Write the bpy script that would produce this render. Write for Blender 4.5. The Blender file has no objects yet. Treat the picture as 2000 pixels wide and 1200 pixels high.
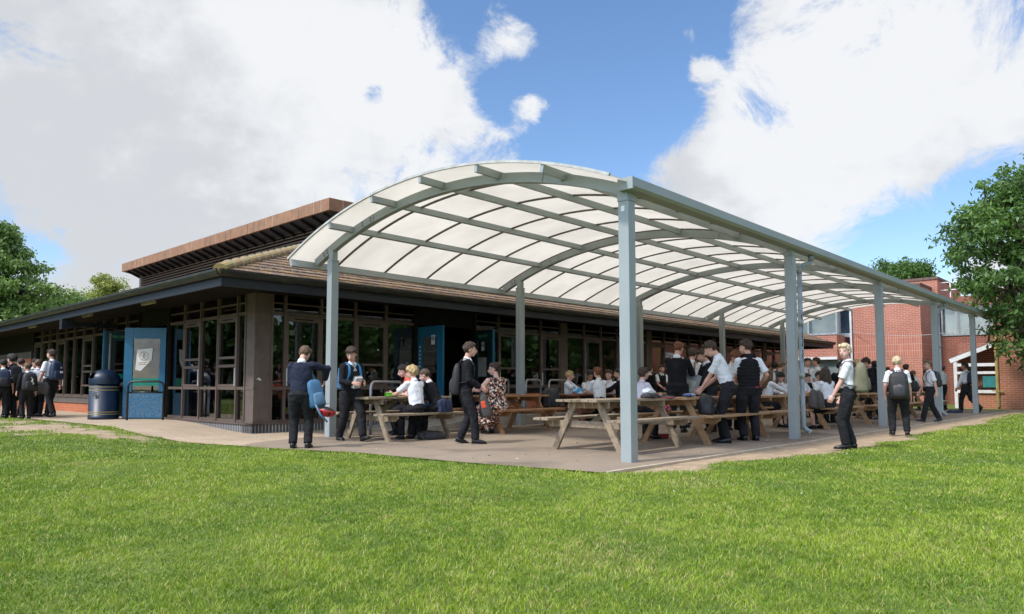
import bpy, bmesh, math, random
import numpy as np
from mathutils import Vector, Matrix, noise
random.seed(7); rng = np.random.default_rng(7)
PI = math.pi; rad = math.radians
sc = bpy.context.scene; COL = sc.collection
# ---------------------------------------------------------------- camera numbers (solved from the photograph)
F = 1408.9; TH = rad(3.9415); XP = 991.65; YP = 656.16; CAMZ = .93
def ray(px, py):
    x = (px-XP)/F; u = -(py-YP)/F; c, s = math.cos(TH), math.sin(TH)
    return (x, c-u*s, s+u*c)
def gz(px, py, z=0):
    r = ray(px, py); t = (z-CAMZ)/r[2]; return (r[0]*t, r[1]*t)
class Frame:
    def __init__(s, ox, oy, deg):
        s.ox, s.oy, a = ox, oy, rad(deg); s.s, s.c = math.sin(a), math.cos(a); s.rot = rad(90-deg)
    def w(s, u, v): return (s.ox+u*s.s-v*s.c, s.oy+u*s.c+v*s.s)
    def uv(s, x, y): x -= s.ox; y -= s.oy; return (x*s.s+y*s.c, -x*s.c+y*s.s)
    def onu(s, px, py, u0):
        r = ray(px, py); t = (u0+s.ox*s.s+s.oy*s.c)/(r[0]*s.s+r[1]*s.c)
        return s.uv(r[0]*t, r[1]*t)[1], CAMZ+r[2]*t
    def onv(s, px, py, v0):
        r = ray(px, py); t = (v0-s.ox*s.c+s.oy*s.s)/(-r[0]*s.c+r[1]*s.s)
        return s.uv(r[0]*t, r[1]*t)[0], CAMZ+r[2]*t
K = Frame(1.4666, 8.7748, 42.748)      # canopy grid: u along the gutter, v towards the pavilion
B = Frame(-4.9117, 13.9725, 43.442)    # pavilion grid, origin at its corner pillar
def sstep(t): t = max(0., min(1., t)); return t*t*(3-2*t)
def GH(x, y):                          # ground height: it rises a little towards the left-hand doors
    return .15*sstep((-4.9-x)/2.6)*sstep((y-7)/5)
# ---------------------------------------------------------------- materials
MATS = {}
def newmat(name):
    m = bpy.data.materials.new(name); m.use_nodes = True; nt = m.node_tree
    return m, nt, nt.nodes['Principled BSDF']
def N(nt, t, **kw):
    n = nt.nodes.new(t)
    for k, v in kw.items():
        if k.startswith('i_'): n.inputs[k[2:].replace('_', ' ')].default_value = v
        else: setattr(n, k, v)
    return n
def L(nt, a, b): nt.links.new(a, b)
def c4(c): return (c[0], c[1], c[2], 1)
def sc3(c, f): return tuple(min(1, x*f) for x in c)
def coords(nt, scale=(1, 1, 1)):
    t = N(nt, 'ShaderNodeTexCoord'); mp = N(nt, 'ShaderNodeMapping'); mp.inputs['Scale'].default_value = scale
    L(nt, t.outputs['Object'], mp.inputs[0]); return mp.outputs[0]
def mixrgb(nt, fac, a, b, bt='MIX'):
    m = N(nt, 'ShaderNodeMix', data_type='RGBA', blend_type=bt)
    for i, v in ((0, fac), (6, a), (7, b)):
        if isinstance(v, (int, float)): m.inputs[i].default_value = v
        elif isinstance(v, tuple): m.inputs[i].default_value = c4(v)
        else: L(nt, v, m.inputs[i])
    return m.outputs[2]
def ramp(nt, fac, p0, p1):
    r = N(nt, 'ShaderNodeMapRange'); r.inputs[1].default_value = p0; r.inputs[2].default_value = p1
    L(nt, fac, r.inputs[0]); return r.outputs[0]
def noise_n(nt, vec, s, d=4, r=.55):
    n = N(nt, 'ShaderNodeTexNoise'); n.inputs['Scale'].default_value = s; n.inputs['Detail'].default_value = d
    n.inputs['Roughness'].default_value = r; L(nt, vec, n.inputs['Vector']); return n.outputs[0]
def bump(nt, b, h, st=.3, dist=.01):
    n = N(nt, 'ShaderNodeBump'); n.inputs['Strength'].default_value = st; n.inputs['Distance'].default_value = dist
    L(nt, h, n.inputs['Height']); L(nt, n.outputs[0], b.inputs['Normal'])
def pm(name, col, rough=.6, col2=None, s=6, lo=.35, hi=.65, scale=(1, 1, 1), bs=0, bd=.01, bsc=None, metal=0, spec=None, tint=0):
    if name in MATS: return MATS[name]
    m, nt, b = newmat(name); b.inputs['Roughness'].default_value = rough; b.inputs['Metallic'].default_value = metal
    if spec is not None: b.inputs['Specular IOR Level'].default_value = spec
    v = coords(nt, scale)
    if col2 is None: col2 = sc3(col, .72)
    f = ramp(nt, noise_n(nt, v, s), lo, hi); c = mixrgb(nt, f, col, col2)
    if tint:
        oi = N(nt, 'ShaderNodeObjectInfo'); c = mixrgb(nt, ramp(nt, oi.outputs['Random'], -1/tint, 1+1/tint), c, (1, 1, 1), 'MULTIPLY')
    L(nt, c, b.inputs['Base Color'])
    if bs: bump(nt, b, noise_n(nt, v, bsc or s*4, 5), bs, bd)
    MATS[name] = m; return m
def brick(name, c1, c2, mortar, bw=.215, bh=.065, soldier=False, mult=1, ms=.012, off=.5, weather=None):
    if name in MATS: return MATS[name]
    m, nt, b = newmat(name); b.inputs['Roughness'].default_value = .88
    t = N(nt, 'ShaderNodeTexCoord'); sp = N(nt, 'ShaderNodeSeparateXYZ'); L(nt, t.outputs['Object'], sp.inputs[0])
    ad = N(nt, 'ShaderNodeMath', operation='ADD'); L(nt, sp.outputs[0], ad.inputs[0]); L(nt, sp.outputs[1], ad.inputs[1])
    cb = N(nt, 'ShaderNodeCombineXYZ')
    L(nt, ad.outputs[0], cb.inputs[0]); L(nt, sp.outputs[2], cb.inputs[1])
    bt = N(nt, 'ShaderNodeTexBrick'); L(nt, cb.outputs[0], bt.inputs['Vector'])
    bt.offset = 0 if soldier else off; bt.inputs['Scale'].default_value = 1
    bt.inputs['Brick Width'].default_value = (bw+.01)*mult; bt.inputs['Row Height'].default_value = (bh+.01)*mult
    bt.inputs['Mortar Size'].default_value = ms*mult*.5; bt.inputs['Mortar Smooth'].default_value = .3; bt.inputs['Bias'].default_value = -.1
    bt.inputs['Color1'].default_value = c4(c1); bt.inputs['Color2'].default_value = c4(c2); bt.inputs['Mortar'].default_value = c4(mortar)
    f = ramp(nt, noise_n(nt, cb.outputs[0], .9, 5), .3, .75)
    c = mixrgb(nt, f, bt.outputs['Color'], mixrgb(nt, .45, bt.outputs['Color'], weather or sc3(c1, .5)))
    L(nt, c, b.inputs['Base Color'])
    inv = N(nt, 'ShaderNodeMath', operation='SUBTRACT'); inv.inputs[0].default_value = 1; L(nt, bt.outputs['Fac'], inv.inputs[1])
    bump(nt, b, inv.outputs[0], .5, .006)
    MATS[name] = m; return m
def glassmat(name, tint=.35, rough=.0, refl=1.0):
    if name in MATS: return MATS[name]
    m, nt, b = newmat(name); nt.nodes.remove(b); o = nt.nodes['Material Output']
    tr = N(nt, 'ShaderNodeBsdfTransparent'); tr.inputs[0].default_value = (tint, tint*1.0, tint*.97, 1)
    gl = N(nt, 'ShaderNodeBsdfGlossy'); gl.inputs['Roughness'].default_value = rough; gl.inputs[0].default_value = (refl, refl, refl, 1)
    fr = N(nt, 'ShaderNodeFresnel'); fr.inputs[0].default_value = 1.9
    v = coords(nt); bp = N(nt, 'ShaderNodeBump'); bp.inputs['Strength'].default_value = .06; bp.inputs['Distance'].default_value = .02
    L(nt, noise_n(nt, v, 1.1, 2), bp.inputs['Height']); L(nt, bp.outputs[0], gl.inputs['Normal'])
    ge = N(nt, 'ShaderNodeNewGeometry'); iv = N(nt, 'ShaderNodeMath', operation='SUBTRACT'); iv.inputs[0].default_value = 1; L(nt, ge.outputs['Backfacing'], iv.inputs[1]); mu = N(nt, 'ShaderNodeMath', operation='MULTIPLY'); L(nt, fr.outputs[0], mu.inputs[0]); L(nt, iv.outputs[0], mu.inputs[1])
    mx = N(nt, 'ShaderNodeMixShader'); L(nt, mu.outputs[0], mx.inputs[0]); L(nt, tr.outputs[0], mx.inputs[1]); L(nt, gl.outputs[0], mx.inputs[2])
    L(nt, mx.outputs[0], o.inputs[0]); MATS[name] = m; return m
# ---------------------------------------------------------------- mesh builder
class MB:
    def __init__(s): s.v = []; s.f = []; s.m = []; s.mi = 0
    def add(s, vs, fs):
        n = len(s.v); s.v += [tuple(p) for p in vs]; s.f += [tuple(i+n for i in f) for f in fs]; s.m += [s.mi]*len(fs)
    def box(s, a, b, M=None):
        x0, y0, z0 = a; x1, y1, z1 = b
        if x0 > x1: x0, x1 = x1, x0
        if y0 > y1: y0, y1 = y1, y0
        if z0 > z1: z0, z1 = z1, z0
        vs = [(x0, y0, z0), (x1, y0, z0), (x1, y1, z0), (x0, y1, z0), (x0, y0, z1), (x1, y0, z1), (x1, y1, z1), (x0, y1, z1)]
        if M is not None: vs = [M @ Vector(p) for p in vs]
        s.add(vs, [(0, 3, 2, 1), (4, 5, 6, 7), (0, 1, 5, 4), (1, 2, 6, 5), (2, 3, 7, 6), (3, 0, 4, 7)])
    def beam(s, p, q, w, h, up=(0, 0, 1), taper=1):       # box section bar from p to q
        p = Vector(p); q = Vector(q); d = (q-p).normalized(); up = Vector(up)
        sd = d.cross(up)
        if sd.length < 1e-5: sd = d.cross(Vector((1, 0, 0)))
        sd.normalize(); u2 = sd.cross(d)
        vs = []
        for c, k in ((p, 1), (q, taper)):
            for a, b in ((-1, -1), (1, -1), (1, 1), (-1, 1)): vs.append(c+sd*(a*w/2*k)+u2*(b*h/2*k))
        s.add(vs, [(3, 2, 1, 0), (4, 5, 6, 7), (0, 1, 5, 4), (1, 2, 6, 5), (2, 3, 7, 6), (3, 0, 4, 7)])
    def tube(s, pts, rads, seg=10, side=(1, 0, 0), cap=True, rnd=False, power=2):
        pts = [Vector(p) for p in pts]; side = Vector(side); rads = [(r, r) if isinstance(r, (int, float)) else r for r in rads]
        if rnd:
            d0 = (pts[0]-pts[1]).normalized(); d1 = (pts[-1]-pts[-2]).normalized(); r0 = min(rads[0]); r1 = min(rads[-1])
            pts = [pts[0]+d0*r0*.8, pts[0]+d0*r0*.45]+pts+[pts[-1]+d1*r1*.45, pts[-1]+d1*r1*.8]
            rads = [tuple(x*.35 for x in rads[0]), tuple(x*.8 for x in rads[0])]+rads+[tuple(x*.8 for x in rads[-1]), tuple(x*.35 for x in rads[-1])]
        vs = []; n = len(pts)
        for i, p in enumerate(pts):
            d = (pts[min(i+1, n-1)]-pts[max(i-1, 0)]).normalized()
            a = side-d*side.dot(d)
            if a.length < .15: a = Vector((0, 1, 0))-d*d.y
            a.normalize(); b = d.cross(a); rx, ry = rads[i]
            for k in range(seg):
                t = 2*PI*k/seg; ct, st = math.cos(t), math.sin(t)
                if power != 2:
                    ct = math.copysign(abs(ct)**(2/power), ct); st = math.copysign(abs(st)**(2/power), st)
                vs.append(p+a*(rx*ct)+b*(ry*st))
        fs = []
        for i in range(n-1):
            for k in range(seg):
                k2 = (k+1) % seg; fs.append((i*seg+k, i*seg+k2, (i+1)*seg+k2, (i+1)*seg+k))
        if cap: fs.append(tuple(range(seg-1, -1, -1))); fs.append(tuple((n-1)*seg+k for k in range(seg)))
        s.add(vs, fs)
    def ell(s, c, r, M=None, seg=14, rings=9, keep=None):
        c = Vector(c); vs = []; fs = []
        if isinstance(r, (int, float)): r = (r, r, r)
        for i in range(rings+1):
            th = PI*i/rings
            for k in range(seg):
                ph = 2*PI*k/seg; p = Vector((r[0]*math.sin(th)*math.cos(ph), r[1]*math.sin(th)*math.sin(ph), r[2]*math.cos(th)))
                vs.append(c+((M @ p) if M is not None else p))
        for i in range(rings):
            for k in range(seg):
                k2 = (k+1) % seg; fs.append((i*seg+k, (i+1)*seg+k, (i+1)*seg+k2, i*seg+k2))
        s.add(vs, fs)
    def prism(s, poly, z0, z1):
        n = len(poly); s.add([(x, y, z0) for x, y in poly]+[(x, y, z1) for x, y in poly],
              [tuple(range(n-1, -1, -1)), tuple(range(n, 2*n))]+[(i, (i+1) % n, n+(i+1) % n, n+i) for i in range(n)])
    def extr(s, prof, axis, a, b):                        # profile of 2-D points extruded along axis 'x' or 'y'
        n = len(prof)
        if axis == 'x': vs = [(a, p[0], p[1]) for p in prof]+[(b, p[0], p[1]) for p in prof]
        else: vs = [(p[0], a, p[1]) for p in prof]+[(p[0], b, p[1]) for p in prof]
        s.add(vs, [tuple(range(n)), tuple(range(2*n-1, n-1, -1))]+[(i, n+i, n+(i+1) % n, (i+1) % n) for i in range(n)])
    def xf(s, M): s.v = [tuple(M @ Vector(p)) for p in s.v]; return s
    def build(s, name, mat, parent=None, smooth=False, bev=0):
        me = bpy.data.meshes.new(name); me.from_pydata(s.v, [], s.f)
        for mm in (mat if isinstance(mat, (list, tuple)) else [mat]): me.materials.append(mm)
        if isinstance(mat, (list, tuple)): me.polygons.foreach_set('material_index', s.m)
        bm = bmesh.new(); bm.from_mesh(me); bmesh.ops.remove_doubles(bm, verts=bm.verts, dist=1e-6)
        bmesh.ops.recalc_face_normals(bm, faces=bm.faces); bm.to_mesh(me); bm.free()
        if smooth: me.polygons.foreach_set('use_smooth', [True]*len(me.polygons))
        o = bpy.data.objects.new(name, me); COL.objects.link(o)
        if parent is not None: o.parent = parent
        if bev:
            b = o.modifiers.new('b', 'BEVEL'); b.width = bev; b.segments = 2; b.limit_method = 'ANGLE'
        return o
def tag(o, label=None, cat=None, group=None, kind=None):
    if label: o['label'] = label
    if cat: o['category'] = cat
    if group: o['group'] = group
    if kind: o['kind'] = kind
    return o
def empty(name, loc=(0, 0, 0), rz=0, label=None, cat=None, group=None):
    o = bpy.data.objects.new(name, None); COL.objects.link(o); o.location = loc; o.rotation_euler = (0, 0, rz)
    o.empty_display_size = .2
    return tag(o, label, cat, group)
def copy_tree(o, parent=None):
    c = o.copy(); COL.objects.link(c); c.parent = parent
    for ch in list(o.children): copy_tree(ch, c)
    return c
def text_obj(s, size, mat, parent, M, name='lettering', ext=.002):
    cu = bpy.data.curves.new('t', 'FONT'); cu.body = s; cu.size = size; cu.extrude = ext; cu.align_x = 'CENTER'; cu.align_y = 'CENTER'
    t = bpy.data.objects.new('t', cu); COL.objects.link(t); bpy.context.view_layer.update()
    me = bpy.data.meshes.new_from_object(t.evaluated_get(bpy.context.evaluated_depsgraph_get()))
    bpy.data.objects.remove(t); me.materials.clear(); me.materials.append(mat)
    o = bpy.data.objects.new(name, me); COL.objects.link(o); o.parent = parent; o.matrix_local = M; return o
# ---------------------------------------------------------------- palette
frame_m = pm('brown_frame', (.122, .088, .070), .5, (.092, .066, .052), 3)
pillar_m = pm('pillar_paint', (.125, .095, .076), .7, (.095, .07, .056), 5, bs=.15)
dark_panel = pm('dark_panel', (.013, .010, .009), .6, (.009, .007, .006), 4, spec=.2)
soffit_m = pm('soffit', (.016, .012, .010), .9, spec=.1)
fascia_m = pm('fascia_blue', (.004, .008, .016), .55, (.016, .019, .024), 9, .5, .8, scale=(.6, .6, 3))
gutter_m = pm('gutter_dark', (.010, .010, .009), .5, (.040, .040, .017), 4, .48, .72, scale=(.7, .7, 4))
blue_door = pm('door_blue', (.0, .10, .19), .45, (.0, .08, .155), 5)
teal_dark = pm('door_dark', (.004, .028, .034), .4)
glass_m = glassmat('window_glass', .5)
steel_paint = pm('canopy_paint', (.315, .35, .35), .42, (.265, .30, .302), 1.3, .3, .7, bs=.04, bd=.003)
galv = pm('galvanised', (.42, .44, .45), .4, metal=.6)
black_metal = pm('black_metal', (.008, .009, .011), .35)
white_m = pm('white_paint', (.75, .76, .76), .5, (.62, .62, .6), 4)
mortar_m = pm('mortar', (.5, .46, .4), .9)
concrete = pm('concrete', (.36, .33, .28), .9, (.27, .245, .21), 3, bs=.3, bd=.006)
cloth_white = pm('shirt_white', (.74, .75, .77), .85, (.6, .62, .66), 9, .3, .75, bs=.5, bd=.02, bsc=11)
cloth_black = pm('cloth_black', (.011, .011, .013), .95, (.018, .018, .021), 8, bs=.6, bd=.02, bsc=12, spec=.15)
cloth_trous = pm('trouser_black', (.012, .012, .014), .9, (.022, .022, .025), 8, bs=.6, bd=.02, bsc=10, spec=.2)
cloth_navy = pm('cloth_navy', (.014, .018, .035), .9, (.022, .028, .05), 8, bs=.6, bd=.02, bsc=10, spec=.2)
shoe_m = pm('shoe_black', (.008, .008, .009), .35)
EXPO = 0.5
# ================================================================ ground
def poly_in(p, poly):
    x, y = p; c = False; n = len(poly)
    for i in range(n):
        x1, y1 = poly[i]; x2, y2 = poly[(i+1) % n]
        if (y1 > y) != (y2 > y) and x < (x2-x1)*(y-y1)/(y2-y1)+x1: c = not c
    return c
EDGE = [(1.02, 7.72), (-.56, 8.78), (-2.06, 10.0), (-3.1, 10.5), (-4.1, 11.1), (-5.2, 11.75), (-6.3, 12.5), (-7.5, 13.7), (-9.0, 15.1), (-11.3, 17.0), (-14, 19.6), (-19, 24.6)]
KE = -.36                                                  # kerb line in canopy coordinates
PAVE = [K.w(-1.05, KE), K.w(24.2, KE), K.w(24.2, 9), B.w(0, 0)]+[B.w(0, v) for v in (2, 5, 9, 14, 20)]+[(-19, 27)]+EDGE[::-1]
def nz(x, y, s, o=0): return noise.noise(Vector((x*s+o, y*s-o, o*.37)))
def bare(x, y):                                            # 0 grass .. 1 trodden earth
    u, v = K.uv(x, y); b = 0
    if -1.15 < u < 26 and v < KE+.15:
        d = KE-v; w = .72+.30*nz(u, 0, .55, 3)+.22*nz(u, v, 1.7, 9)+.35*math.exp(-((u-4.0)/1.8)**2)+.3*math.exp(-((u-7.2)/1.6)**2)+.25*math.exp(-((u-13)/3)**2)
        w *= sstep((u+1.15)/1.2); b = sstep((w-d+.16*nz(x, y, 5.5, 1))/.22+.5)
    for cx, cy, r1, r2 in ((-8.9, 13.5, 2.2, .9), (-7.2, 12.5, 1.5, .5), (-11.5, 15.8, 2.0, .8)):
        dx, dy = x-cx, y-cy; a = (dx*-.75+dy*.66)/r1; c = (dx*.66+dy*.75)/r2
        b = max(b, sstep((1.15-math.hypot(a, c)+.9*nz(x, y, 1.1, 5)+.9*nz(x, y, 3.3, 2)+.5*nz(x, y, 7, 6))*2.2))
    return b
def build_lawn():
    x = np.unique(np.concatenate([np.arange(-26, 30, .2), np.linspace(-400, -26, 14), np.linspace(30, 400, 14)]))
    y = np.unique(np.concatenate([np.arange(.6, 30, .2), np.linspace(-150, .6, 8), np.linspace(30, 600, 14)]))
    nx, ny = len(x), len(y); vs = []; at = []
    for yy in y:
        for xx in x:
            h = GH(xx, yy); near = -26 < xx < 30 and .6 < yy < 30
            b = 0
            if near:
                if poly_in((xx, yy), PAVE): h -= .014
                else: b = bare(xx, yy); h += .012*nz(xx, yy, .8)-.012*b-.004
            else: h -= .01
            vs.append((xx, yy, h)); at.append(b)
    fs = [(j*nx+i, j*nx+i+1, (j+1)*nx+i+1, (j+1)*nx+i) for j in range(ny-1) for i in range(nx-1)]
    me = bpy.data.meshes.new('lawn'); me.from_pydata(vs, [], fs); me.polygons.foreach_set('use_smooth', [True]*len(fs))
    a = me.attributes.new('bare', 'FLOAT', 'POINT'); a.data.foreach_set('value', at)
    m, nt, bs = newmat('lawn_soil'); bs.inputs['Roughness'].default_value = .95
    v = coords(nt); n1 = noise_n(nt, v, .7, 4); n2 = noise_n(nt, v, 7, 5, .7)
    g = mixrgb(nt, ramp(nt, n1, .35, .65), (.09, .14, .015), (.16, .20, .03))
    g = mixrgb(nt, ramp(nt, n2, .4, .75), g, (.05, .085, .012))
    e = mixrgb(nt, ramp(nt, noise_n(nt, v, 5, 6, .7), .35, .65), (.44, .33, .21), (.27, .19, .12))
    ta = N(nt, 'ShaderNodeAttribute', attribute_name='bare')
    L(nt, mixrgb(nt, ta.outputs['Fac'], g, e), bs.inputs['Base Color']); bump(nt, bs, noise_n(nt, v, 30, 5), .6, .02)
    me.materials.append(m); o = bpy.data.objects.new('lawn', me); COL.objects.link(o); tag(o, kind='structure')
def build_grass():
    P = []
    def ring(d0, d1, dens, wmul):
        n = int(.5*(d1*d1-d0*d0)*1.66*dens)
        d = np.sqrt(rng.uniform(d0*d0, d1*d1, n)); a = rng.uniform(-.83, .83, n)
        P.append(np.stack([d*np.sin(a), d*np.cos(a), np.full(n, wmul)], 1))
    ring(1.9, 3.6, 11000, .85); ring(3.6, 5, 8500, .95); ring(5, 7, 5400, 1.2); ring(7, 10, 3000, 1.6); ring(10, 14.5, 1400, 2.3); ring(14.5, 21, 560, 3.6); ring(21, 30, 170, 5.5)
    P = np.concatenate(P); keep = np.zeros(len(P), bool)
    for i, (x, y, w) in enumerate(P):
        if y > 7.4 and poly_in((x, y), PAVE) and poly_in((x+.10*nz(x, y, 3.1, 3)+(.03 if x < 1 else 0), y+.05+.10*nz(x, y, 4.2, 1) if x > 1 else y+.10*nz(x, y, 4.2, 1)-.05), PAVE): continue
        if y > 7.0:
            b = bare(x, y)
            if random.random() < (b-.12)*1.6: continue
            if B.uv(x, y)[0] > -.5 and x < -4: continue
        keep[i] = True
    P = P[keep]; n = len(P)
    x, y, wm = P.T
    z = np.array([GH(a, b) for a, b in zip(x, y)])-.004
    pat = np.array([nz(a, b, .5)*.55+nz(a, b, 2.0, 4)*.55+nz(a, b, 6.5, 8)*.5 for a, b in zip(x, y)]); cl = np.array([noise.noise(Vector((a*11, b*11, 2.))) for a, b in zip(x, y)])
    h = (.014+.015*rng.random(n)+.006*pat+.010*cl)*np.minimum(1.15, 1+.1*(wm-1)); w = (.0017+.0011*rng.random(n))*wm
    yaw = rng.uniform(0, 2*PI, n); ln = rng.uniform(.1, 1.35, n); fl = np.array([noise.noise(Vector((a*4.5, b*4.5, 7.)))*7 for a, b in zip(x, y)]); ya2 = fl+rng.normal(0, 1.9, n)
    cx, sx = np.cos(yaw), np.sin(yaw); lx, ly = np.cos(ya2)*h*ln, np.sin(ya2)*h*ln
    V = np.empty((n, 5, 3))
    V[:, 0] = np.stack([x-cx*w, y-sx*w, z], 1); V[:, 1] = np.stack([x+cx*w, y+sx*w, z], 1)
    V[:, 2] = np.stack([x+cx*w*.8+lx*.35, y+sx*w*.8+ly*.35, z+h*.6], 1); V[:, 3] = np.stack([x-cx*w*.8+lx*.35, y-sx*w*.8+ly*.35, z+h*.6], 1)
    V[:, 4] = np.stack([x+lx, y+ly, z+h], 1)
    me = bpy.data.meshes.new('grass'); me.vertices.add(n*5); me.vertices.foreach_set('co', V.ravel())
    base = (np.arange(n)*5)[:, None]; loops = np.concatenate([base+np.array([[0, 1, 2, 3]]), base+np.array([[3, 2, 4]])], 1).ravel()
    me.loops.add(n*7); me.loops.foreach_set('vertex_index', loops.astype(np.int32))
    st = (np.arange(n)*7)[:, None]+np.array([[0, 4]]); me.polygons.add(n*2); me.polygons.foreach_set('loop_start', st.ravel().astype(np.int32))
    me.update(calc_edges=True)
    a = me.attributes.new('tone', 'FLOAT', 'POINT'); t = np.clip(.5+pat*1.0+cl*.45+rng.normal(0, .24, n), 0, 1); a.data.foreach_set('value', np.repeat(t, 5))
    a = me.attributes.new('dry', 'FLOAT', 'POINT'); t = (rng.random(n) < .05+.10*(pat > .12)+.22*(cl > .33)+.35*np.clip(np.array([noise.noise(Vector((a*.9+5, b*.9, 3.)))*3-1.1 for a, b in zip(x, y)]), 0, 1)).astype(float); a.data.foreach_set('value', np.repeat(t, 5))
    m, nt, b = newmat('grass_blade'); b.inputs['Roughness'].default_value = .55
    ta = N(nt, 'ShaderNodeAttribute', attribute_name='tone'); td = N(nt, 'ShaderNodeAttribute', attribute_name='dry')
    c = mixrgb(nt, ta.outputs['Fac'], (.115, .215, .012), (.31, .42, .030)); c = mixrgb(nt, td.outputs['Fac'], c, (.46, .42, .15))
    L(nt, c, b.inputs['Base Color']); tl = N(nt, 'ShaderNodeBsdfTranslucent'); L(nt, c, tl.inputs[0])
    mx = N(nt, 'ShaderNodeMixShader'); mx.inputs[0].default_value = .3; L(nt, b.outputs[0], mx.inputs[1]); L(nt, tl.outputs[0], mx.inputs[2])
    L(nt, mx.outputs[0], nt.nodes['Material Output'].inputs[0])
    me.materials.append(m); o = bpy.data.objects.new('grass', me); COL.objects.link(o); tag(o, 'short green mown grass blades with dry straw among them', 'grass', kind='stuff')
    # daisies / litter flecks
    mb = MB()
    for i in range(5):
        d = random.uniform(3.2, 16); a = random.uniform(-.62, .62); xx, yy = d*math.sin(a), d*math.cos(a)
        if poly_in((xx, yy), PAVE) or bare(xx, yy) > .2: continue
        r = random.uniform(.006, .011); mb.tube([(xx, yy, GH(xx, yy)+.03), (xx+.003, yy, GH(xx, yy)+.036)], [r, r*.8], 6)
    o = mb.build('daisies', pm('daisy', (.75, .72, .6), .7)); tag(o, 'tiny white flower heads scattered over the lawn', 'flowers', kind='stuff')
def sheet(name, poly, z, mat, hole=None):
    bm = bmesh.new(); vs = [bm.verts.new((x, y, z)) for x, y in poly]; bm.faces.new(vs); bmesh.ops.triangulate(bm, faces=bm.faces)
    bmesh.ops.recalc_face_normals(bm, faces=bm.faces)
    me = bpy.data.meshes.new(name); bm.to_mesh(me); bm.free(); me.materials.append(mat)
    o = bpy.data.objects.new(name, me); COL.objects.link(o); return o
def build_paving():
    m, nt, b = newmat('asphalt'); b.inputs['Roughness'].default_value = .9; v = coords(nt)
    c = mixrgb(nt, ramp(nt, noise_n(nt, v, 1.1, 5, .6), .3, .7), (.255, .202, .145), (.185, .146, .107))
    c = mixrgb(nt, ramp(nt, noise_n(nt, v, 60, 3, .8), .45, .7), c, (.33, .25, .175)); c = mixrgb(nt, ramp(nt, noise_n(nt, v, .45, 4), .5, .66), c, (.115, .086, .064)); c = mixrgb(nt, ramp(nt, noise_n(nt, v, 2.6, 5, .7), .60, .68), c, (.27, .21, .15))
    L(nt, c, b.inputs['Base Color']); bump(nt, b, noise_n(nt, v, 90, 3), .4, .004)
    pts = [K.w(-1.05, KE), K.w(24.2, KE), K.w(24.2, 6.0), K.w(3.4, 6.0), K.w(-.2, 6.6), K.w(-1.6, 6.1), (-4.1, 11.1), (-3.1, 10.5), (-2.06, 10.0), (-.56, 8.78), (1.02, 7.72)]
    tag(sheet('patio', pts, .010, m), kind='structure')
    m, nt, b = newmat('concrete_paving'); b.inputs['Roughness'].default_value = .9; v = coords(nt)
    c = mixrgb(nt, ramp(nt, noise_n(nt, v, 1.4, 5, .6), .3, .7), (.44, .325, .205), (.34, .245, .155)); c = mixrgb(nt, ramp(nt, noise_n(nt, v, 40, 3, .7), .45, .7), c, (.50, .43, .34))
    mp = N(nt, 'ShaderNodeMapping'); mp.inputs['Rotation'].default_value = (0, 0, rad(-43)); L(nt, v, mp.inputs[0])
    bt = N(nt, 'ShaderNodeTexBrick'); L(nt, mp.outputs[0], bt.inputs['Vector']); bt.inputs['Scale'].default_value = 1; bt.inputs['Brick Width'].default_value = .9; bt.inputs['Row Height'].default_value = .6; bt.inputs['Mortar Size'].default_value = .008; bt.offset = .5
    bt.inputs['Color1'].default_value = (1, 1, 1, 1); bt.inputs['Color2'].default_value = (.93, .93, .93, 1); bt.inputs['Mortar'].default_value = (.62, .6, .56, 1)
    L(nt, mixrgb(nt, 1.0, c, bt.outputs['Color'], 'MULTIPLY'), b.inputs['Base Color']); bump(nt, b, noise_n(nt, v, 50, 3), .3, .004)
    # strip that climbs to the left-hand doors
    rows = []; vv = np.linspace(-.2, 20, 60); E = EDGE[3:]; n = 10
    el = [0]
    for i in range(1, len(E)): el.append(el[-1]+math.dist(E[i], E[i-1]))
    def ept(t):
        t *= el[-1]
        for i in range(1, len(E)):
            if t <= el[i]+1e-9: k = (t-el[i-1])/(el[i]-el[i-1]); return (E[i-1][0]*(1-k)+E[i][0]*k, E[i-1][1]*(1-k)+E[i][1]*k)
        return E[-1]
    vs = []
    for i, v_ in enumerate(vv):
        a = B.w(.3, v_); e = ept(i/(len(vv)-1))
        for j in range(n+1):
            k = j/n; x = a[0]*(1-k)+e[0]*k; y = a[1]*(1-k)+e[1]*k
            if j == n: x += .06*nz(x, y, 2, 1); y += .10*nz(x, y, 2.3, 7)
            vs.append((x, y, GH(x, y)+.0055))
    fs = [(i*(n+1)+j, i*(n+1)+j+1, (i+1)*(n+1)+j+1, (i+1)*(n+1)+j) for i in range(len(vv)-1) for j in range(n)]
    me = bpy.data.meshes.new('pavement'); me.from_pydata(vs, [], fs); me.materials.append(m)
    o = bpy.data.objects.new('pavement', me); COL.objects.link(o); tag(o, kind='structure')
    tag(sheet('pavement', [(-3.1, 10.5), K.w(-1.6, 6.0), K.w(-.2, 6.5), K.w(3.4, 5.9), K.w(24.2, 5.9), K.w(24.2, 12), B.w(22, .25), B.w(.3, .25), B.w(.3, -.2)], .002, m), kind='structure')
    mb = MB(); mb.box((-1.0, KE-.045, -.05), (24.3, KE, .014)); o = mb.build('kerb', pm('kerb_stone', (.52, .43, .32), .9, (.42, .34, .25), 6)); o.location = (K.ox, K.oy, 0); o.rotation_euler[2] = K.rot; tag(o, kind='structure')
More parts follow.
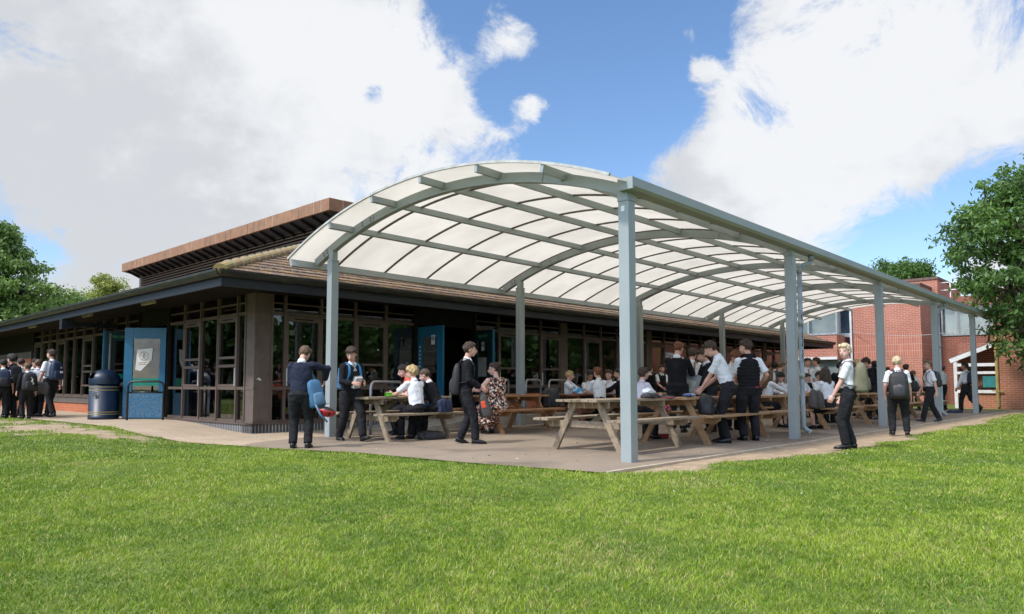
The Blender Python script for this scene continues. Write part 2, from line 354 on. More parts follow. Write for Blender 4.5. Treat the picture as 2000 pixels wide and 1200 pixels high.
    # raised walkway in front of the right-hand doors
    mb = MB(); mb.add([(1.7, 6.45, .012), (4.2, 6.45, .22), (24, 6.45, .24), (24, 8.6, .24), (4.2, 8.6, .22), (1.7, 8.6, .0), (4.2, 6.45, -.02), (24, 6.45, -.02)],
        [(0, 1, 4, 5), (1, 2, 3, 4), (0, 6, 1), (6, 7, 2, 1)])
    o = mb.build('raised_path', concrete); o.location = (K.ox, K.oy, .004); o.rotation_euler[2] = K.rot; tag(o, kind='structure')
    # small scraps of litter and leaves on the patio
    cols = [(.6, .58, .5), (.12, .08, .04), (.5, .4, .2)]
    for c, cname, clab in zip(cols, ('paper_scraps', 'brown_leaves', 'tan_crumbs'), ('small white paper scraps scattered on the patio', 'small dead brown leaves scattered on the patio', 'small tan crumbs scattered on the patio')):
        mb = MB()
        for i in range(26):
            u, v = random.uniform(-1, 12), random.uniform(-.2, 4.5)**1; x, y = K.w(u, v); a = random.uniform(0, 6); r = random.uniform(.008, .022)
            M = Matrix.Translation((x, y, .012)) @ Matrix.Rotation(a, 4, 'Z') @ Matrix.Rotation(.3, 4, 'X'); mb.box((-r, -r*.6, 0), (r, r*.6, .003), M)
        tag(mb.build(cname, pm(cname, c, .8)), clab, 'litter', kind='stuff')
# ================================================================ pavilion
def build_pavilion():
    R = empty('pavilion', (B.ox, B.oy, 0), B.rot, 'low dark brown school dining pavilion with mossy tiled hip roof and louvred clerestory', 'building')
    ZT, ZH, ZS = .874, 2.36, 2.74        # transom, head, soffit heights
    eng = pm('blue_brick', (.055, .06, .065), .6)
    plinth_m = brick('plinth_soldier', (.085, .09, .095), (.06, .065, .075), (.42, .4, .36), bw=.062, bh=.3, soldier=True, ms=.022)
    red = brick('pavilion_red_brick', (.50, .145, .055), (.42, .115, .045), (.40, .24, .16), ms=.014)
    sold = brick('dark_soldier', (.10, .085, .075), (.075, .065, .06), (.2, .17, .14), bw=.062, bh=.215, soldier=True, ms=.014)
    # plinths
    mb = MB(); mb.box((-.035, -.035, -.1), (.36, 5.0, .165)); mb.box((-.035, -.035, -.1), (3.97, .36, .165)); mb.build('plinth', plinth_m, R)
    mb = MB(); mb.box((-.06, -.06, .168), (.2, 4.12, .2)); mb.box((-.06, -.06, .1685), (3.97, .2, .2005)); mb.build('sill', frame_m, R)
    # corner pillar
    mb = MB(); mb.box((0, 0, .2), (.36, .36, ZS)); o = mb.build('pillar', pillar_m, R)
    for z0_, z1_ in ((ZT-.025, ZT+.03), (ZH-.03, ZH+.02), (.2, .24)): mb = MB(); mb.box((-.012, -.012, z0_), (.372, .372, z1_)); mb.build('band', pillar_m, o)
    mb = MB(); 
    for dx, dz, r in ((.10, 1.06, .03), (.13, 1.04, .025), (.06, 1.05, .01)): mb.ell((dx, -.004, dz), (r, .004, r*.6), seg=7, rings=4)
    mb.build('paint_splash', white_m, o)
    def bay(plane, a, b, z0=.2, casement=False, top=True, split=True):
        """one window bay between a and b on plane 'u' (left facade) or 'v' (right facade)"""
        fr = MB(); pn = MB(); dk = MB(); t = .05
        def bx(m, s0, s1, z_0, z_1, d0, d1):
            if plane == 'u': m.box((d0, s0, z_0), (d1, s1, z_1))
            else: m.box((s0, d0, z_0), (s1, d1, z_1))
        bx(fr, a-.022, a+.022, z0, ZS, -.02, .09)
        bx(fr, a+.022, b-.022, ZH-.03, ZH+.03, 0, .08); bx(fr, a+.022, b-.022, z0, z0+.05, 0, .08)
        if split: bx(fr, a+.022, b-.022, ZT-.03, ZT+.03, -.008, .08)
        bx(fr, a+.022, b-.022, 2.56, 2.585, .005, .08)
        bx(pn, a+.023, b-.023, z0+.051, (ZT-.031) if split else ZH-.031, .035, .041)
        if split: bx(pn, a+.023, b-.023, ZT+.031, ZH-.031, .035, .041)
        bx(pn, a+.023, b-.023, ZH+.031, 2.559, .045, .051)
        bx(pn, a+.023, b-.023, 2.586, ZS-.001, .045, .051)
        if casement:
            zl, zh = ZT+.035, ZH-.035
            for s0, s1 in ((a+.024, a+.07), (b-.07, b-.024)): bx(fr, s0, s1, zl, zh, -.012, .03)
            bx(fr, a+.0701, b-.0701, zh-.10, zh, -.011, .03); bx(fr, a+.0701, b-.0701, zl, zl+.045, -.011, .03)
            for zz in ((1.30, 1.355), (1.47, 1.52)) if plane == 'u' else ((1.36, 1.41),): bx(fr, a+.0701, b-.0701, zz[0], zz[1], -.011, .03)
            bx(dk, a+.2, b-.2, zh-.065, zh-.045, -.018, -.010)
        f = fr.build('window', frame_m, R); pn.build('pane', glass_m, f)
        if casement:
            dk.build('vent', dark_panel, f); h = MB(); bx(h, a+.03, a+.045, zl+.02, 1.28, -.03, -.016); h.build('handle', white_m, f)
        return f
    ls = [.36, .72, 1.58, 2.42, 3.27, 4.1]
    for i in range(5): bay('u', ls[i], ls[i+1], casement=i in (1, 3))
    rs = [.36, .65, 1.48, 2.33, 3.16, 3.97]
    for i in range(5): bay('v', rs[i], rs[i+1], casement=i in (1, 3))
    v = 6.0; DV = 9.55/11
    for k in range(11): bay('u', v, v+DV, .62, casement=k % 3 == 1, split=False); v += DV
    u = 5.95; k = 0
    while u < 26:
        if k % 5 == 4:
            mb = MB(); mb.box((u, -.01, .2), (u+.28, .3, ZS)); mb.build('pillar', pillar_m, R); u += .28
        bay('v', u, u+.85, .9, casement=k % 2 == 1, split=False); u += .85; k += 1
    UE = u
    # brick under the windows and the brick wall at the far left
    mb = MB(); mb.box((0, 6.02, -.2), (.25, 15.8, .42)); mb.box((-.02, 15.8, -.2), (.3, 26, 1.86)); mb.box((.02, 5.96, -.2), (UE, .25, .72)) if 0 else None; mb.build('brick_wall', red, R)
    mb = MB(); mb.box((5.96, .001, -.2), (UE, .25, .72)); mb.build('brick_wall', red, R)
    mb = MB(); mb.box((-.035, 6.02, .42), (.25, 15.8, .585)); mb.box((-.03, 15.8, 1.86), (.28, 26, 2.1)); mb.build('soldier_course', sold, R)
    mb = MB(); mb.box((-.06, 6.02, .585), (.2, 15.8, .62)); mb.box((5.96, -.05, .86), (UE, .2, .9)); mb.build('sill', frame_m, R)
    for a_, b_ in (((.02, 15.8, 2.1), (.25, 26, ZS)), ((5.97, .02, .72), (UE, .2, .86))): mb = MB(); mb.box(a_, b_); mb.build('panel', dark_panel, R)
    for a_, b_ in (((-.03, 15.55, .0), (.2, 15.79, ZS)), ((-.03, 4.1, .16), (.1, 4.2, ZS)), ((-.03, 5.94, .16), (.1, 6.0, ZS)), ((3.97, -.03, .16), (4.05, .1, ZS)), ((5.87, -.03, .16), (5.95, .1, ZS))):
        mb = MB(); mb.box(a_, b_); mb.build('door_post', dark_panel, R)
    # over-door boards
    for a_, b_ in (((.01, 4.2, 2.36), (.08, 5.94, ZS)), ((4.05, .01, 2.36), (5.87, .08, ZS))): mb = MB(); mb.box(a_, b_); mb.build('door_head', dark_panel, R)
    # soffit, fascia, gutter
    E0 = -1.27; UF = UE+.9; VF = 26
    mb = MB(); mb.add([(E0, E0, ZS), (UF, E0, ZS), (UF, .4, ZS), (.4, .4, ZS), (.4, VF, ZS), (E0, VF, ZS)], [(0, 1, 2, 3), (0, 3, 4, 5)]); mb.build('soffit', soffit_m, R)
    mb = MB(); mb.box((E0-.02, E0-.02, 2.62), (E0+.01, VF, 2.86)); mb.box((E0+.01, E0-.021, 2.62), (UF, E0+.01, 2.86)); mb.box((UF-.03, E0+.01, 2.62), (UF, 1.5, 2.86)); mb.build('fascia', fascia_m, R)
    mb = MB(); G = E0-.02
    pr = [(G-.002, 2.80), (G-.05, 2.775), (G-.10, 2.80), (G-.125, 2.86), (G-.125, 2.90), (G-.105, 2.90), (G-.10, 2.86), (G-.05, 2.80), (G-.002, 2.83)]
    mb.extr(pr, 'x', G-.06, UF); mb.extr(pr, 'y', G-.06, VF); mb.build('gutter', gutter_m, R)
    # roof of stepped tile courses
    m, nt, b = newmat('roof_tile'); b.inputs['Roughness'].default_value = .9; vv = coords(nt)
    c = mixrgb(nt, ramp(nt, noise_n(nt, vv, 1.6, 5, .7), .35, .65), (.12, .072, .05), (.18, .115, .08))
    c = mixrgb(nt, ramp(nt, noise_n(nt, vv, 3.3, 5, .75), .47, .60), c, (.28, .165, .055)); c = mixrgb(nt, ramp(nt, noise_n(nt, vv, 16, 3, .7), .57, .66), c, (.38, .36, .28))
    sp = N(nt, 'ShaderNodeSeparateXYZ'); L(nt, vv, sp.inputs[0]); md = N(nt, 'ShaderNodeMath', operation='PINGPONG'); md.inputs[1].default_value = .15; L(nt, sp.outputs[0], md.inputs[0])
    c = mixrgb(nt, ramp(nt, md.outputs[0], .012, 0), c, (.02, .015, .01)); L(nt, c, b.inputs['Base Color']); bump(nt, b, noise_n(nt, vv, 14, 5), .7, .02); tile = m
    sl = math.tan(rad(20)); T0 = E0-.09; zr = lambda d: 2.885+(d-T0)*sl; top = 5.0; step = .29
    mb = MB(); d = T0; k = 0
    while d < top:
        d1 = min(d+step, top); za, zb = zr(d)+.028, zr(d1)+.006
        j = lambda x: .006*nz(x, k, 1.3)
        nseg = 30
        for a0, b0 in (('r', UF), ('l', VF)):
            xs = [d+(b0-(top if 0 else 0)-d)*t/nseg for t in range(nseg+1)]; 
            for i in range(nseg):
                s0, s1 = xs[i], xs[i+1]; e0 = d1 if i == 0 else s0
                e1 = s1
                q = [(s0, d, za+j(s0)), (s1, d, za+j(s1)), (e1, d1, zb), (e0, d1, zb)]; f = [(s0, d, za-.03), (s1, d, za-.03), (s1, d, za+j(s1)), (s0, d, za+j(s0))]
                if a0 == 'l': q = [(y, x, z) for x, y, z in q]; f = [(y, x, z) for x, y, z in f]
                mb.add(q, [(0, 1, 2, 3)]); mb.add(f, [(0, 1, 2, 3)])
        d = d1; k += 1
    roof = mb.build('roof', tile, R)
    mb = MB(); n = 21; mt = MB()
    for i in range(n):
        d0 = T0+.02+(top-T0)*i/n; d1 = T0+.02+(top-T0)*(i+1)/n; h0, h1 = zr(d0), zr(d1); r = .125
        mb.tube([(d0, d0, h0+.015), (d1-.02, d1-.02, h1+.03)], [(r*.95, .085), (r*.88, .075)], 12, side=(1, -1, 0)); mt.tube([(d1-.04, d1-.04, h1+.020), (d1, d1, h1+.026)], [(r*1.0, .099)]*2, 12, side=(1, -1, 0))
    o = mb.build('hip_ridge', pm('ridge_moss', (.34, .19, .085), .9, (.30, .25, .09), 4, bs=.6, bd=.02), roof, smooth=False); mt.build('mortar_joint', pm('mortar_pale', (.42, .37, .29), .9), roof)
    # clerestory
    W = 5.0; V1 = 20.3; U1 = 22.0; zb, zt = zr(W)-.1, 5.95
    lv = pm('louvre', (.19, .145, .115), .6, (.14, .105, .085), 3)
    mb = MB(); mb.box((W+.12, W+.12, zb), (W+4, V1, zt)); mb.box((W+4, W+.12, zb), (U1, W+4, zt)); mb.build('clerestory_wall', soffit_m, R)
    mb = MB(); z = zb+.12
    while z < zt-.05:
        for a, b_ in (('y', V1-.2), ('x', U1-.2)):
            mb.extr([(W-.02, z), (W+.0, z-.02), (W+.12, z+.07), (W+.12, z+.09)], a, W-.02, b_)
        z += .105
    mb.build('louvre', lv, R)
    mb = MB(); mb.box((W-.02, V1-.2, zb), (W+.12, V1+.02, zt)); mb.box((W-.03, W-.03, zt-.12), (W+.13, V1, zt)); mb.box((W-.03, W-.031, zt-.12), (U1, W+.13, zt-.001)); mb.build('louvre_frame', lv, R)
    fo = .55; Wf = W-fo; so = MB(); ra = MB()   # sloping boarded soffit with rafters, tile verge on its edge
    so.add([(Wf, Wf, 5.93), (Wf, V1+fo, 5.93), (W+.1, V1, zt-.25), (W+.1, W+.1, zt-.25), (U1, Wf, 5.93), (U1, W+.1, zt-.25), (W+4, V1+fo, 5.93), (W+4, V1, zt-.25)], [(0, 1, 2, 3), (0, 3, 5, 4), (1, 6, 7, 2)])
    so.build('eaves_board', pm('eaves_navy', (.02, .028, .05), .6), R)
    t = V1
    while t > Wf+.2:
        ra.beam((Wf+.03, t, 5.90), (W+.05, t, zt-.30), .05, .09); t -= .62
    t = Wf+.6
    while t < U1: ra.beam((t, Wf+.03, 5.90), (t, W+.05, zt-.30), .05, .09); t += .62
    ra.build('rafter', dark_panel, R)
    vt = MB(); mo = MB(); tl = .40; t = V1+fo
    vm = pm('verge_tile', (.31, .155, .085), .85, (.21, .12, .07), 3.2, bs=.3)
    while t > Wf+.01:
        a = max(t-tl, Wf-.03); r_ = random.uniform(-.008, .008); vt.box((Wf-.035+r_, a+.012, 5.92), (Wf+.2, t-.012, 6.27+r_)); mo.box((Wf-.028, a-.012, 5.925), (Wf+.19, a+.012, 6.262)); t -= tl
    t = Wf+.03
    while t < U1:
        r_ = random.uniform(-.008, .008); vt.box((Wf-.0355 if t < Wf+.1 else t+.012, Wf-.036+r_, 5.921), (t+tl-.012, Wf+.2, 6.269+r_)); mo.box((t+tl-.012, Wf-.03, 5.926), (t+tl+.012, Wf+.19, 6.261)); t += tl
    vo = vt.build('verge_tile', vm, R); mo.build('mortar_joint', mortar_m, vo)
    mb = MB(); mb.add([(Wf, Wf, 6.24), (U1, Wf, 6.24), (U1, U1*.5, 6.0), (W+6, V1+fo, 6.0), (Wf, V1+fo, 6.24)], [(0, 1, 2, 3, 4)]); mb.build('upper_roof', tile, R)
    # doors (two pairs, both standing open)
    def leaf(hx, hy, ang, w, z0, z1, mat, sign, fn=None):
        """leaf in pavilion coordinates, hinge at (hx,hy), running along angle ang"""
        M = Matrix.Translation((hx, hy, 0)) @ Matrix.Rotation(ang, 4, 'Z'); mb = MB(); g = MB(); t = .045
        zb_, zt_ = z0+.62*(z1-z0)/2.1, z1-.28
        zt_ = z1-.25; zb_ = z0+.58
        mb.box((0, 0, z0), (.14, t, z1), M); mb.box((w-.2, 0, z0), (w, t, z1), M); mb.box((.1401, 0, zt_), (w-.2001, t, z1), M); mb.box((.1401, 0, z0), (w-.2001, t, zb_), M)
        d = mb.build('door', mat, R, bev=.004); g.box((.1402, .018, zb_+.001), (w-.2002, .026, zt_-.001), M); g.build('pane', glass_m, d)
        h = MB(); h.beam(M @ Vector((.05, -.02, z0+.95)), M @ Vector((.05, -.02, z0+1.15)), .02, .02); h.build('handle', galv, d)
        return d, M, zb_, zt_
    def ang(p, q): return math.atan2(q[1]-p[1], q[0]-p[0])
    def at(px, py, dep_y):   # pavilion coords of the point at pixel column px and world depth y
        r = ray(px, py); t = dep_y/r[1]; return B.uv(r[0]*t, r[1]*t)
    worn = pm('door_blue_worn', (.0, .105, .23), .55, (.10, .15, .18), 26, .42, .62, bs=.2)
    tealband = pm('teal_band', (.0, .20, .13), .4)
    h1 = (-.03, 4.17); f1 = at(243, 730, B.w(*h1)[1]-.02); w = math.dist(h1, f1)
    d, M, zb_, zt_ = leaf(*h1, ang(h1, f1), w, .17, 2.27, blue_door, 1)
    s = -1 if (M.to_3x3() @ Vector((0, -1, 0))).dot(Vector((-.7, -.7, 0))) > 0 else 1
    yo = -.004 if s == -1 else .049
    def face(mb, x0, x1, z0, z1, th=.003, off=0):
        y = (yo-off) if s == -1 else (yo+off); mb.box((x0, y-th/2, z0), (x1, y+th/2, z1), M)
    mb = MB(); face(mb, .015, w-.015, .19, zb_-.02); mb.build('kick_panel', worn, d)
    mb = MB(); mb.box((.15, .010, 0.92), (w-.21, .014, 1.10), M); mb.box((.15, .030, 0.92), (w-.21, .034, 1.10), M); mb.build('glass_band', tealband, d)
    yy = .008 if s == -1 else .037
    # poster with a walking figure in a ring
    ps = MB(); x0, x1 = .26, w-.34
    ps.add([M @ Vector((a, yy, b_)) for a, b_ in ((.66, 1.76), (.30, 1.80), (.32, 1.52), (.56, 1.27), (.69, 1.29))], [(0, 1, 2, 3, 4)])
    ps.add([M @ Vector((a, yy+.002*s, b_)) for a, b_ in ((.66, 1.76), (.30, 1.80), (.32, 1.52), (.56, 1.27), (.69, 1.29))], [(4, 3, 2, 1, 0)])
    po = ps.build('poster', pm('poster_paper', (.62, .61, .58), .7, (.5, .49, .46), 5), d)
    rg = MB(); yz = yy+(.004 if s == 1 else -.004); cx, cz, rr = .50, 1.61, .10
    for i in range(24):
        a0, a1 = 2*PI*i/24, 2*PI*(i+1)/24; rg.beam(M @ Vector((cx+rr*math.cos(a0), yz, cz+rr*math.sin(a0))), M @ Vector((cx+rr*math.cos(a1), yz, cz+rr*math.sin(a1))), .004, .014)
    for p, q in (((0, .02), (0, -.02)), ((0, -.02), (.045, -.085)), ((0, -.02), (-.04, -.085)), ((0, .02), (.055, -.01)), ((0, .02), (-.055, -.005))):
        rg.beam(M @ Vector((cx+p[0], yz, cz+p[1])), M @ Vector((cx+q[0], yz, cz+q[1])), .004, .016)
    rg.ell(M @ Vector((cx, yz, cz+.055)), (.018, .018, .018)); 
    for k in range(2): rg.beam(M @ Vector((.44, yz, 1.46-.04*k)), M @ Vector((.61, yz, 1.46-.04*k)), .003, .018)
    rg.build('poster_mark', pm('poster_brown', (.42, .30, .2), .7), po)
    h2 = (-.03, 5.95); f2 = at(203, 730, B.w(*h2)[1]-.45); w2 = math.dist(h2, f2)
    d2, M, zb_, zt_ = leaf(*h2, ang(h2, f2), w2, .17, 2.27, teal_dark, 1)
    edge = MB(); edge.box((w2, -.004, .17), (w2+.045, .05, 2.27), M); edge.build('edge_strip', blue_door, d2)
    s = 1
    nrm = M.to_3x3() @ Vector((0, 1, 0)); wn = Matrix.Rotation(B.rot, 3, 'Z') @ nrm
    s = 1 if wn.y < 0 else -1; yo = .049 if s == 1 else -.004
    mb = MB(); mb.box((.15, .010, 1.10), (w2-.21, .014, 1.22), M); mb.box((.15, .030, 1.10), (w2-.21, .034, 1.22), M); mb.build('glass_band', tealband, d2)
    mb = MB(); mb.box((.02, yo-.002, .95), (w2-.03, yo+.002, 1.0), M); mb.beam(M @ Vector((w2-.1, yo+.02*s, 1.1)), M @ Vector((w2-.1, yo+.02*s, 2.2)), .03, .03); mb.build('push_bar', galv, d2)
    def txt(string, size, MM, x, z, y, s, mat, par):
        t = MM @ Matrix.Translation((x, y, z)) @ (Matrix.Rotation(PI, 4, 'Z') if s == 1 else Matrix.Identity(4)) @ Matrix.Rotation(PI/2, 4, 'X'); text_obj(string, size, mat, par, t)
    green = pm('sign_green', (.12, .42, .2), .5)
    txt('FIRE EXIT', .088, M, w2*.60, 2.12, yo+.003*s, s, green, d2)
    # right-hand pair
    h3 = (4.05, -.03); f3 = at(865, 700, B.w(*h3)[1]-.55); w3 = math.dist(h3, f3)
    d3, M3, zb_, zt_ = leaf(*h3, ang(h3, f3), w3, .25, 2.3, blue_door, 1)
    wn = Matrix.Rotation(B.rot, 3, 'Z') @ (M3.to_3x3() @ Vector((0, 1, 0))); s = 1 if wn.y < 0 else -1; yo = .05 if s == 1 else -.005
    def fsign(MM, x, z, par, yo, s):
        m_ = MB(); m_.box((x-.06, yo-.002, z-.11), (x+.06, yo+.002, z+.11), MM); q = m_.build('notice', pm('notice_pale', (.55, .6, .62), .5), par)
        c_ = MB(); y = yo+.004*s; c_.tube([MM @ Vector((x, y-.001, z+.03)), MM @ Vector((x, y+.001, z+.03))], [.048, .048], 20, side=MM.to_3x3() @ Vector((1, 0, 0))); c_.build('notice_disc', pm('notice_blue', (.01, .05, .2), .5), q)
        e_ = MB(); e_.box((x-.008, y+.002*s-.001, z+.01), (x+.008, y+.002*s+.001, z+.065), MM); e_.box((x-.008, y+.002*s-.001, z-.012), (x+.008, y+.002*s+.001, z+.002), MM); e_.build('notice_mark', white_m, q)
    fsign(M3, w3*.62, 1.98, d3, yo, s)
    st = MB()
    for k in range(6): st.box((w3*.0+.05, yo-.001, 1.35+.09*k), (w3*.0+.10, yo+.002, 1.40+.09*k), M3)
    st.build('sticker', pm('sticker_pale', (.35, .5, .6), .5), d3)
    h4 = (5.87, -.03); f4 = at(961, 700, B.w(*h4)[1]-.62); w4 = math.dist(h4, f4)
    d4, M4, zb_, zt_ = leaf(*h4, ang(h4, f4), w4, .25, 2.3, teal_dark, 1)
    edge = MB(); edge.box((w4, -.004, .25), (w4+.04, .05, 2.3), M4); edge.build('edge_strip', blue_door, d4)
    wn = Matrix.Rotation(B.rot, 3, 'Z') @ (M4.to_3x3() @ Vector((0, 1, 0))); s = 1 if wn.y < 0 else -1; yo = .05 if s == 1 else -.005
    txt('FIRE EXIT', .10, M4, w4*.5, 2.15, yo+.003*s, s, green, d4); fsign(M4, w4*.5, 1.9, d4, yo, s)
    mb = MB(); mb.box((w4*.25, yo-.002, 1.15), (w4*.7, yo+.002, 1.62), M4); mb.build('notice', pm('notice_grey', (.3, .31, .3), .6), d4)
    # batten lamps and bracket under the left eaves
    for p in ((290, 586), (170, 612), (62, 650)):
        v_, z_ = B.onu(p[0], p[1]+6, -.85); mb = MB(); mb.box((-.88, v_-.35, ZS-.06), (-.82, v_+.35, ZS-.002)); o = mb.build('batten_light', pm('lamp_case', (.45, .4, .25), .5), R)
    mb = MB(); mb.add([(E0-.03, 7.6, 2.62), (E0+.25, 7.6, 2.62), (E0+.25, 7.6, 2.42), (E0-.03, 7.6, 2.36), (E0-.03, 7.8, 2.62), (E0+.25, 7.8, 2.62), (E0+.25, 7.8, 2.42), (E0-.03, 7.8, 2.36)], [(0, 1, 2, 3), (7, 6, 5, 4), (0, 4, 5, 1), (1, 5, 6, 2), (2, 6, 7, 3), (3, 7, 4, 0)])
    mb.box((E0+.25, 7.66, 2.44), (0, 7.74, 2.56)); mb.build('bracket', fascia_m, R)
    # inside: floor, far walls, ceiling
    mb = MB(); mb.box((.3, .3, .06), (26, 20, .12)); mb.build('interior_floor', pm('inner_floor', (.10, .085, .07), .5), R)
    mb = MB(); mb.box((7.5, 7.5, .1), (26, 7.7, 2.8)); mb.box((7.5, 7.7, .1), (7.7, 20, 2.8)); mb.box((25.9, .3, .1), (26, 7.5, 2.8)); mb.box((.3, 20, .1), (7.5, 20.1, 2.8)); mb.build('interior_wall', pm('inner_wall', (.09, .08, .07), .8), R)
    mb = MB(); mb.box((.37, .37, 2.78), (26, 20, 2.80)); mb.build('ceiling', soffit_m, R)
    mb = MB(); mb.box((4.6, 3.3, 1.55), (7.4, 3.9, 1.95)); mb.box((4.4, 3.4, .12), (7.4, 4.0, 1.0)); mb.build('serving_counter', pm('counter_steel', (.42, .38, .3), .35, metal=.5), R)
    return R
# ================================================================ canopy
def build_canopy():
    R = empty('canopy', (K.ox, K.oy, 0), K.rot, 'long barrel-vaulted grey steel canopy with opal roof sheets over the picnic tables', 'canopy')
    SP = 5.143; VR = 6.35; H = 3.29
    # vault: circle arc in the v-z plane
    va, vb, apex, ze = -.42, 7.02, 4.05, 3.225
    cv = (va+vb)/2; ch = (vb-va)/2; sg = apex-ze; RR = (ch*ch+sg*sg)/(2*sg); zc = apex-RR
    def arc(v, off=0):
        return zc+math.sqrt((RR+off)**2-(v-cv)**2) if off == 0 else None
    am = math.asin(ch/RR)
    def ap(t, off=0): a = -am+2*am*t; return (cv+(RR+off)*math.sin(a), zc+(RR+off)*math.cos(a))
    posts = []
    first = None; firstr = None
    def postmesh(w, h):
        mb = MB(); t = w/2; mb.box((-t, -t, -.05), (t, t, H-.1)); mb.box((-t-.008, -t-.008, H-.1), (t+.008, t+.008, H-.075)); return mb
    for i in range(5):
        if i == 0:
            first = postmesh(.15, H).build('post', steel_paint, R, bev=.006); o = first
            mb = MB(); mb.box((-.075, -.06, H-.075), (.075, .085, H+.10)); o2 = mb.build('post_head', steel_paint, first)
            mb = MB(); mb.box((-.12, -.12, .004), (.12, .12, .016)); 
            firstr = postmesh(.15, H).build('post', steel_paint, R, bev=.006)
            z6 = H+.02
            mb = MB(); mb.box((-.055, -.06, H-.075), (.055, .06, H+.13)); mb.build('post_head', steel_paint, firstr)
            firstr.location = (0, VR, 0); r = firstr
        else:
            o = copy_tree(first, R); r = copy_tree(firstr, R)
        o.location = (i*SP, 0, 0); r.location = (i*SP, VR, 0)
    mb = MB(); mb.box((-.080, -.02, 3.06), (-.0755, .03, 3.13), None); M = Matrix.Translation((0, -.0, 0)); 
    mb.build('sticker', white_m, first)
    # arch beams
    n = 36
    def arch(w, o0, o1, name, u, t0=.0, t1=1.0, mat=steel_paint, par=R):
        mb = MB(); vs = []
        for i in range(n+1):
            t = t0+(t1-t0)*i/n; a = ap(t, o0); b = ap(t, o1)
            vs += [(-w/2, a[0], a[1]), (w/2, a[0], a[1]), (w/2, b[0], b[1]), (-w/2, b[0], b[1])]
        fs = [(3, 2, 1, 0), (4*n, 4*n+1, 4*n+2, 4*n+3)]
        for i in range(n):
            for k in range(4): k2 = (k+1) % 4; fs.append((4*i+k, 4*i+k2, 4*i+4+k2, 4*i+4+k))
        mb.add(vs, fs); o = mb.build(name, mat, par); o.location = (u, 0, 0); return o
    a0 = arch(.10, -.14, 0, 'arch_beam', 0, .055, .982)
    for t in (.255,):
        for s in (-1, 1):
            pl = MB(); a = ap(t-.02, -.14); b = ap(t+.02, -.14); c = ap(t+.02, -.015); d = ap(t-.02, -.015); pl.add([(s*.052, *a), (s*.052, *b), (s*.052, *c), (s*.052, *d), (s*.06, *a), (s*.06, *b), (s*.06, *c), (s*.06, *d)], [(0, 1, 2, 3), (7, 6, 5, 4), (0, 4, 5, 1), (1, 5, 6, 2), (2, 6, 7, 3), (3, 7, 4, 0)]); pl.build('joint_plate', steel_paint, a0)
    # joint plates and bolts near the two thirds points and at the rear foot
    for t in (.76,):
        for s in (-1, 1):
            pl = MB(); a = ap(t-.025, -.135); b = ap(t+.025, -.135); c = ap(t+.025, -.02); d = ap(t-.025, -.02); pl.add([(s*.052, *a), (s*.052, *b), (s*.052, *c), (s*.052, *d), (s*.06, *a), (s*.06, *b), (s*.06, *c), (s*.06, *d)], [(0, 1, 2, 3), (7, 6, 5, 4), (0, 4, 5, 1), (1, 5, 6, 2), (2, 6, 7, 3), (3, 7, 4, 0)]); pl.build('joint_plate', steel_paint, a0)
    for t in (.745, .775, .925, .94):
        for off in (-.05, -.10):
            bo = MB(); p = ap(t, off); bo.tube([(-.075, *p), (.075, *p)], [.011, .011], 8); bo.build('bolt', pm('bolt_grey', (.12, .13, .13), .5), a0)
    for i in range(1, 5): c = copy_tree(a0, R); c.location = (i*SP, 0, 0)
    # purlins
    U0, U1 = -.52, 23.0
    pv = [5.72, 4.52, 3.32, 2.12, .92]
    br = pm('bolt_grey', (.12, .13, .13), .5)
    for v in pv:
        s = (v-cv)/RR; a = math.asin(s); top = (cv+(RR+.02)*math.sin(a), zc+(RR+.02)*math.cos(a)); bot = (cv+(RR-.085)*math.sin(a), zc+(RR-.085)*math.cos(a))
        mb = MB(); mb.beam((U0, (top[0]+bot[0])/2, (top[1]+bot[1])/2), (U1, (top[0]+bot[0])/2, (top[1]+bot[1])/2), .052, .105, up=(0, math.sin(a), math.cos(a)))
        p = mb.build('purlin', steel_paint, R); cl = MB()
        for i in range(5):
            for sg_ in (-1, 1):
                cl.box((i*SP+sg_*.058, bot[0]-.05, bot[1]-.004), (i*SP+sg_*.066, bot[0]+.05, bot[1]+.09))
        cl.build('cleat', steel_paint, p)
    mb = MB(); e = ap(.985, .0); mb.beam((U0, 6.93, 3.17), (U1, 6.93, 3.17), .06, .13, up=(0, .35, .94)); mb.build('eaves_beam', steel_paint, R)
    # front gutter
    mb = MB(); g0, g1 = -.27, -.0
    prof = [(-.06, 3.30), (-.15, 3.30), (-.25, 3.36), (-.27, 3.39), (-.27, 3.50), (-.255, 3.50), (-.25, 3.40), (-.15, 3.33), (-.07, 3.33), (-.07, 3.46), (-.055, 3.46)]
    prof = [(.02, 3.305), (-.15, 3.305), (-.19, 3.335), (-.19, 3.445), (-.165, 3.445), (-.155, 3.345), (-.02, 3.345), (-.01, 3.40), (.02, 3.40)]
    mb.extr(prof, 'x', -.14, U1+.2); gt = mb.build('gutter', steel_paint, R)
    for u in (-.16, U1+.2): mb = MB(); mb.prism([(u, -.194), (u+.02, -.194), (u+.02, .023), (u, .023)], 3.30, 3.449); mb.build('end_cap', steel_paint, gt)
    # opal roof sheet and glazing bars
    m, nt, b = newmat('opal_sheet'); b.inputs['Base Color'].default_value = (.80, .79, .74, 1); b.inputs['Roughness'].default_value = .35
    tl = N(nt, 'ShaderNodeBsdfTranslucent'); vq = coords(nt, (1, .5, .5)); L(nt, mixrgb(nt, ramp(nt, noise_n(nt, vq, 1.3, 5, .65), .35, .75), (.82, .785, .715), (.71, .68, .615)), tl.inputs[0]); mx = N(nt, 'ShaderNodeMixShader'); mx.inputs[0].default_value = .84
    L(nt, b.outputs[0], mx.inputs[1]); L(nt, tl.outputs[0], mx.inputs[2]); L(nt, mx.outputs[0], nt.nodes['Material Output'].inputs[0])
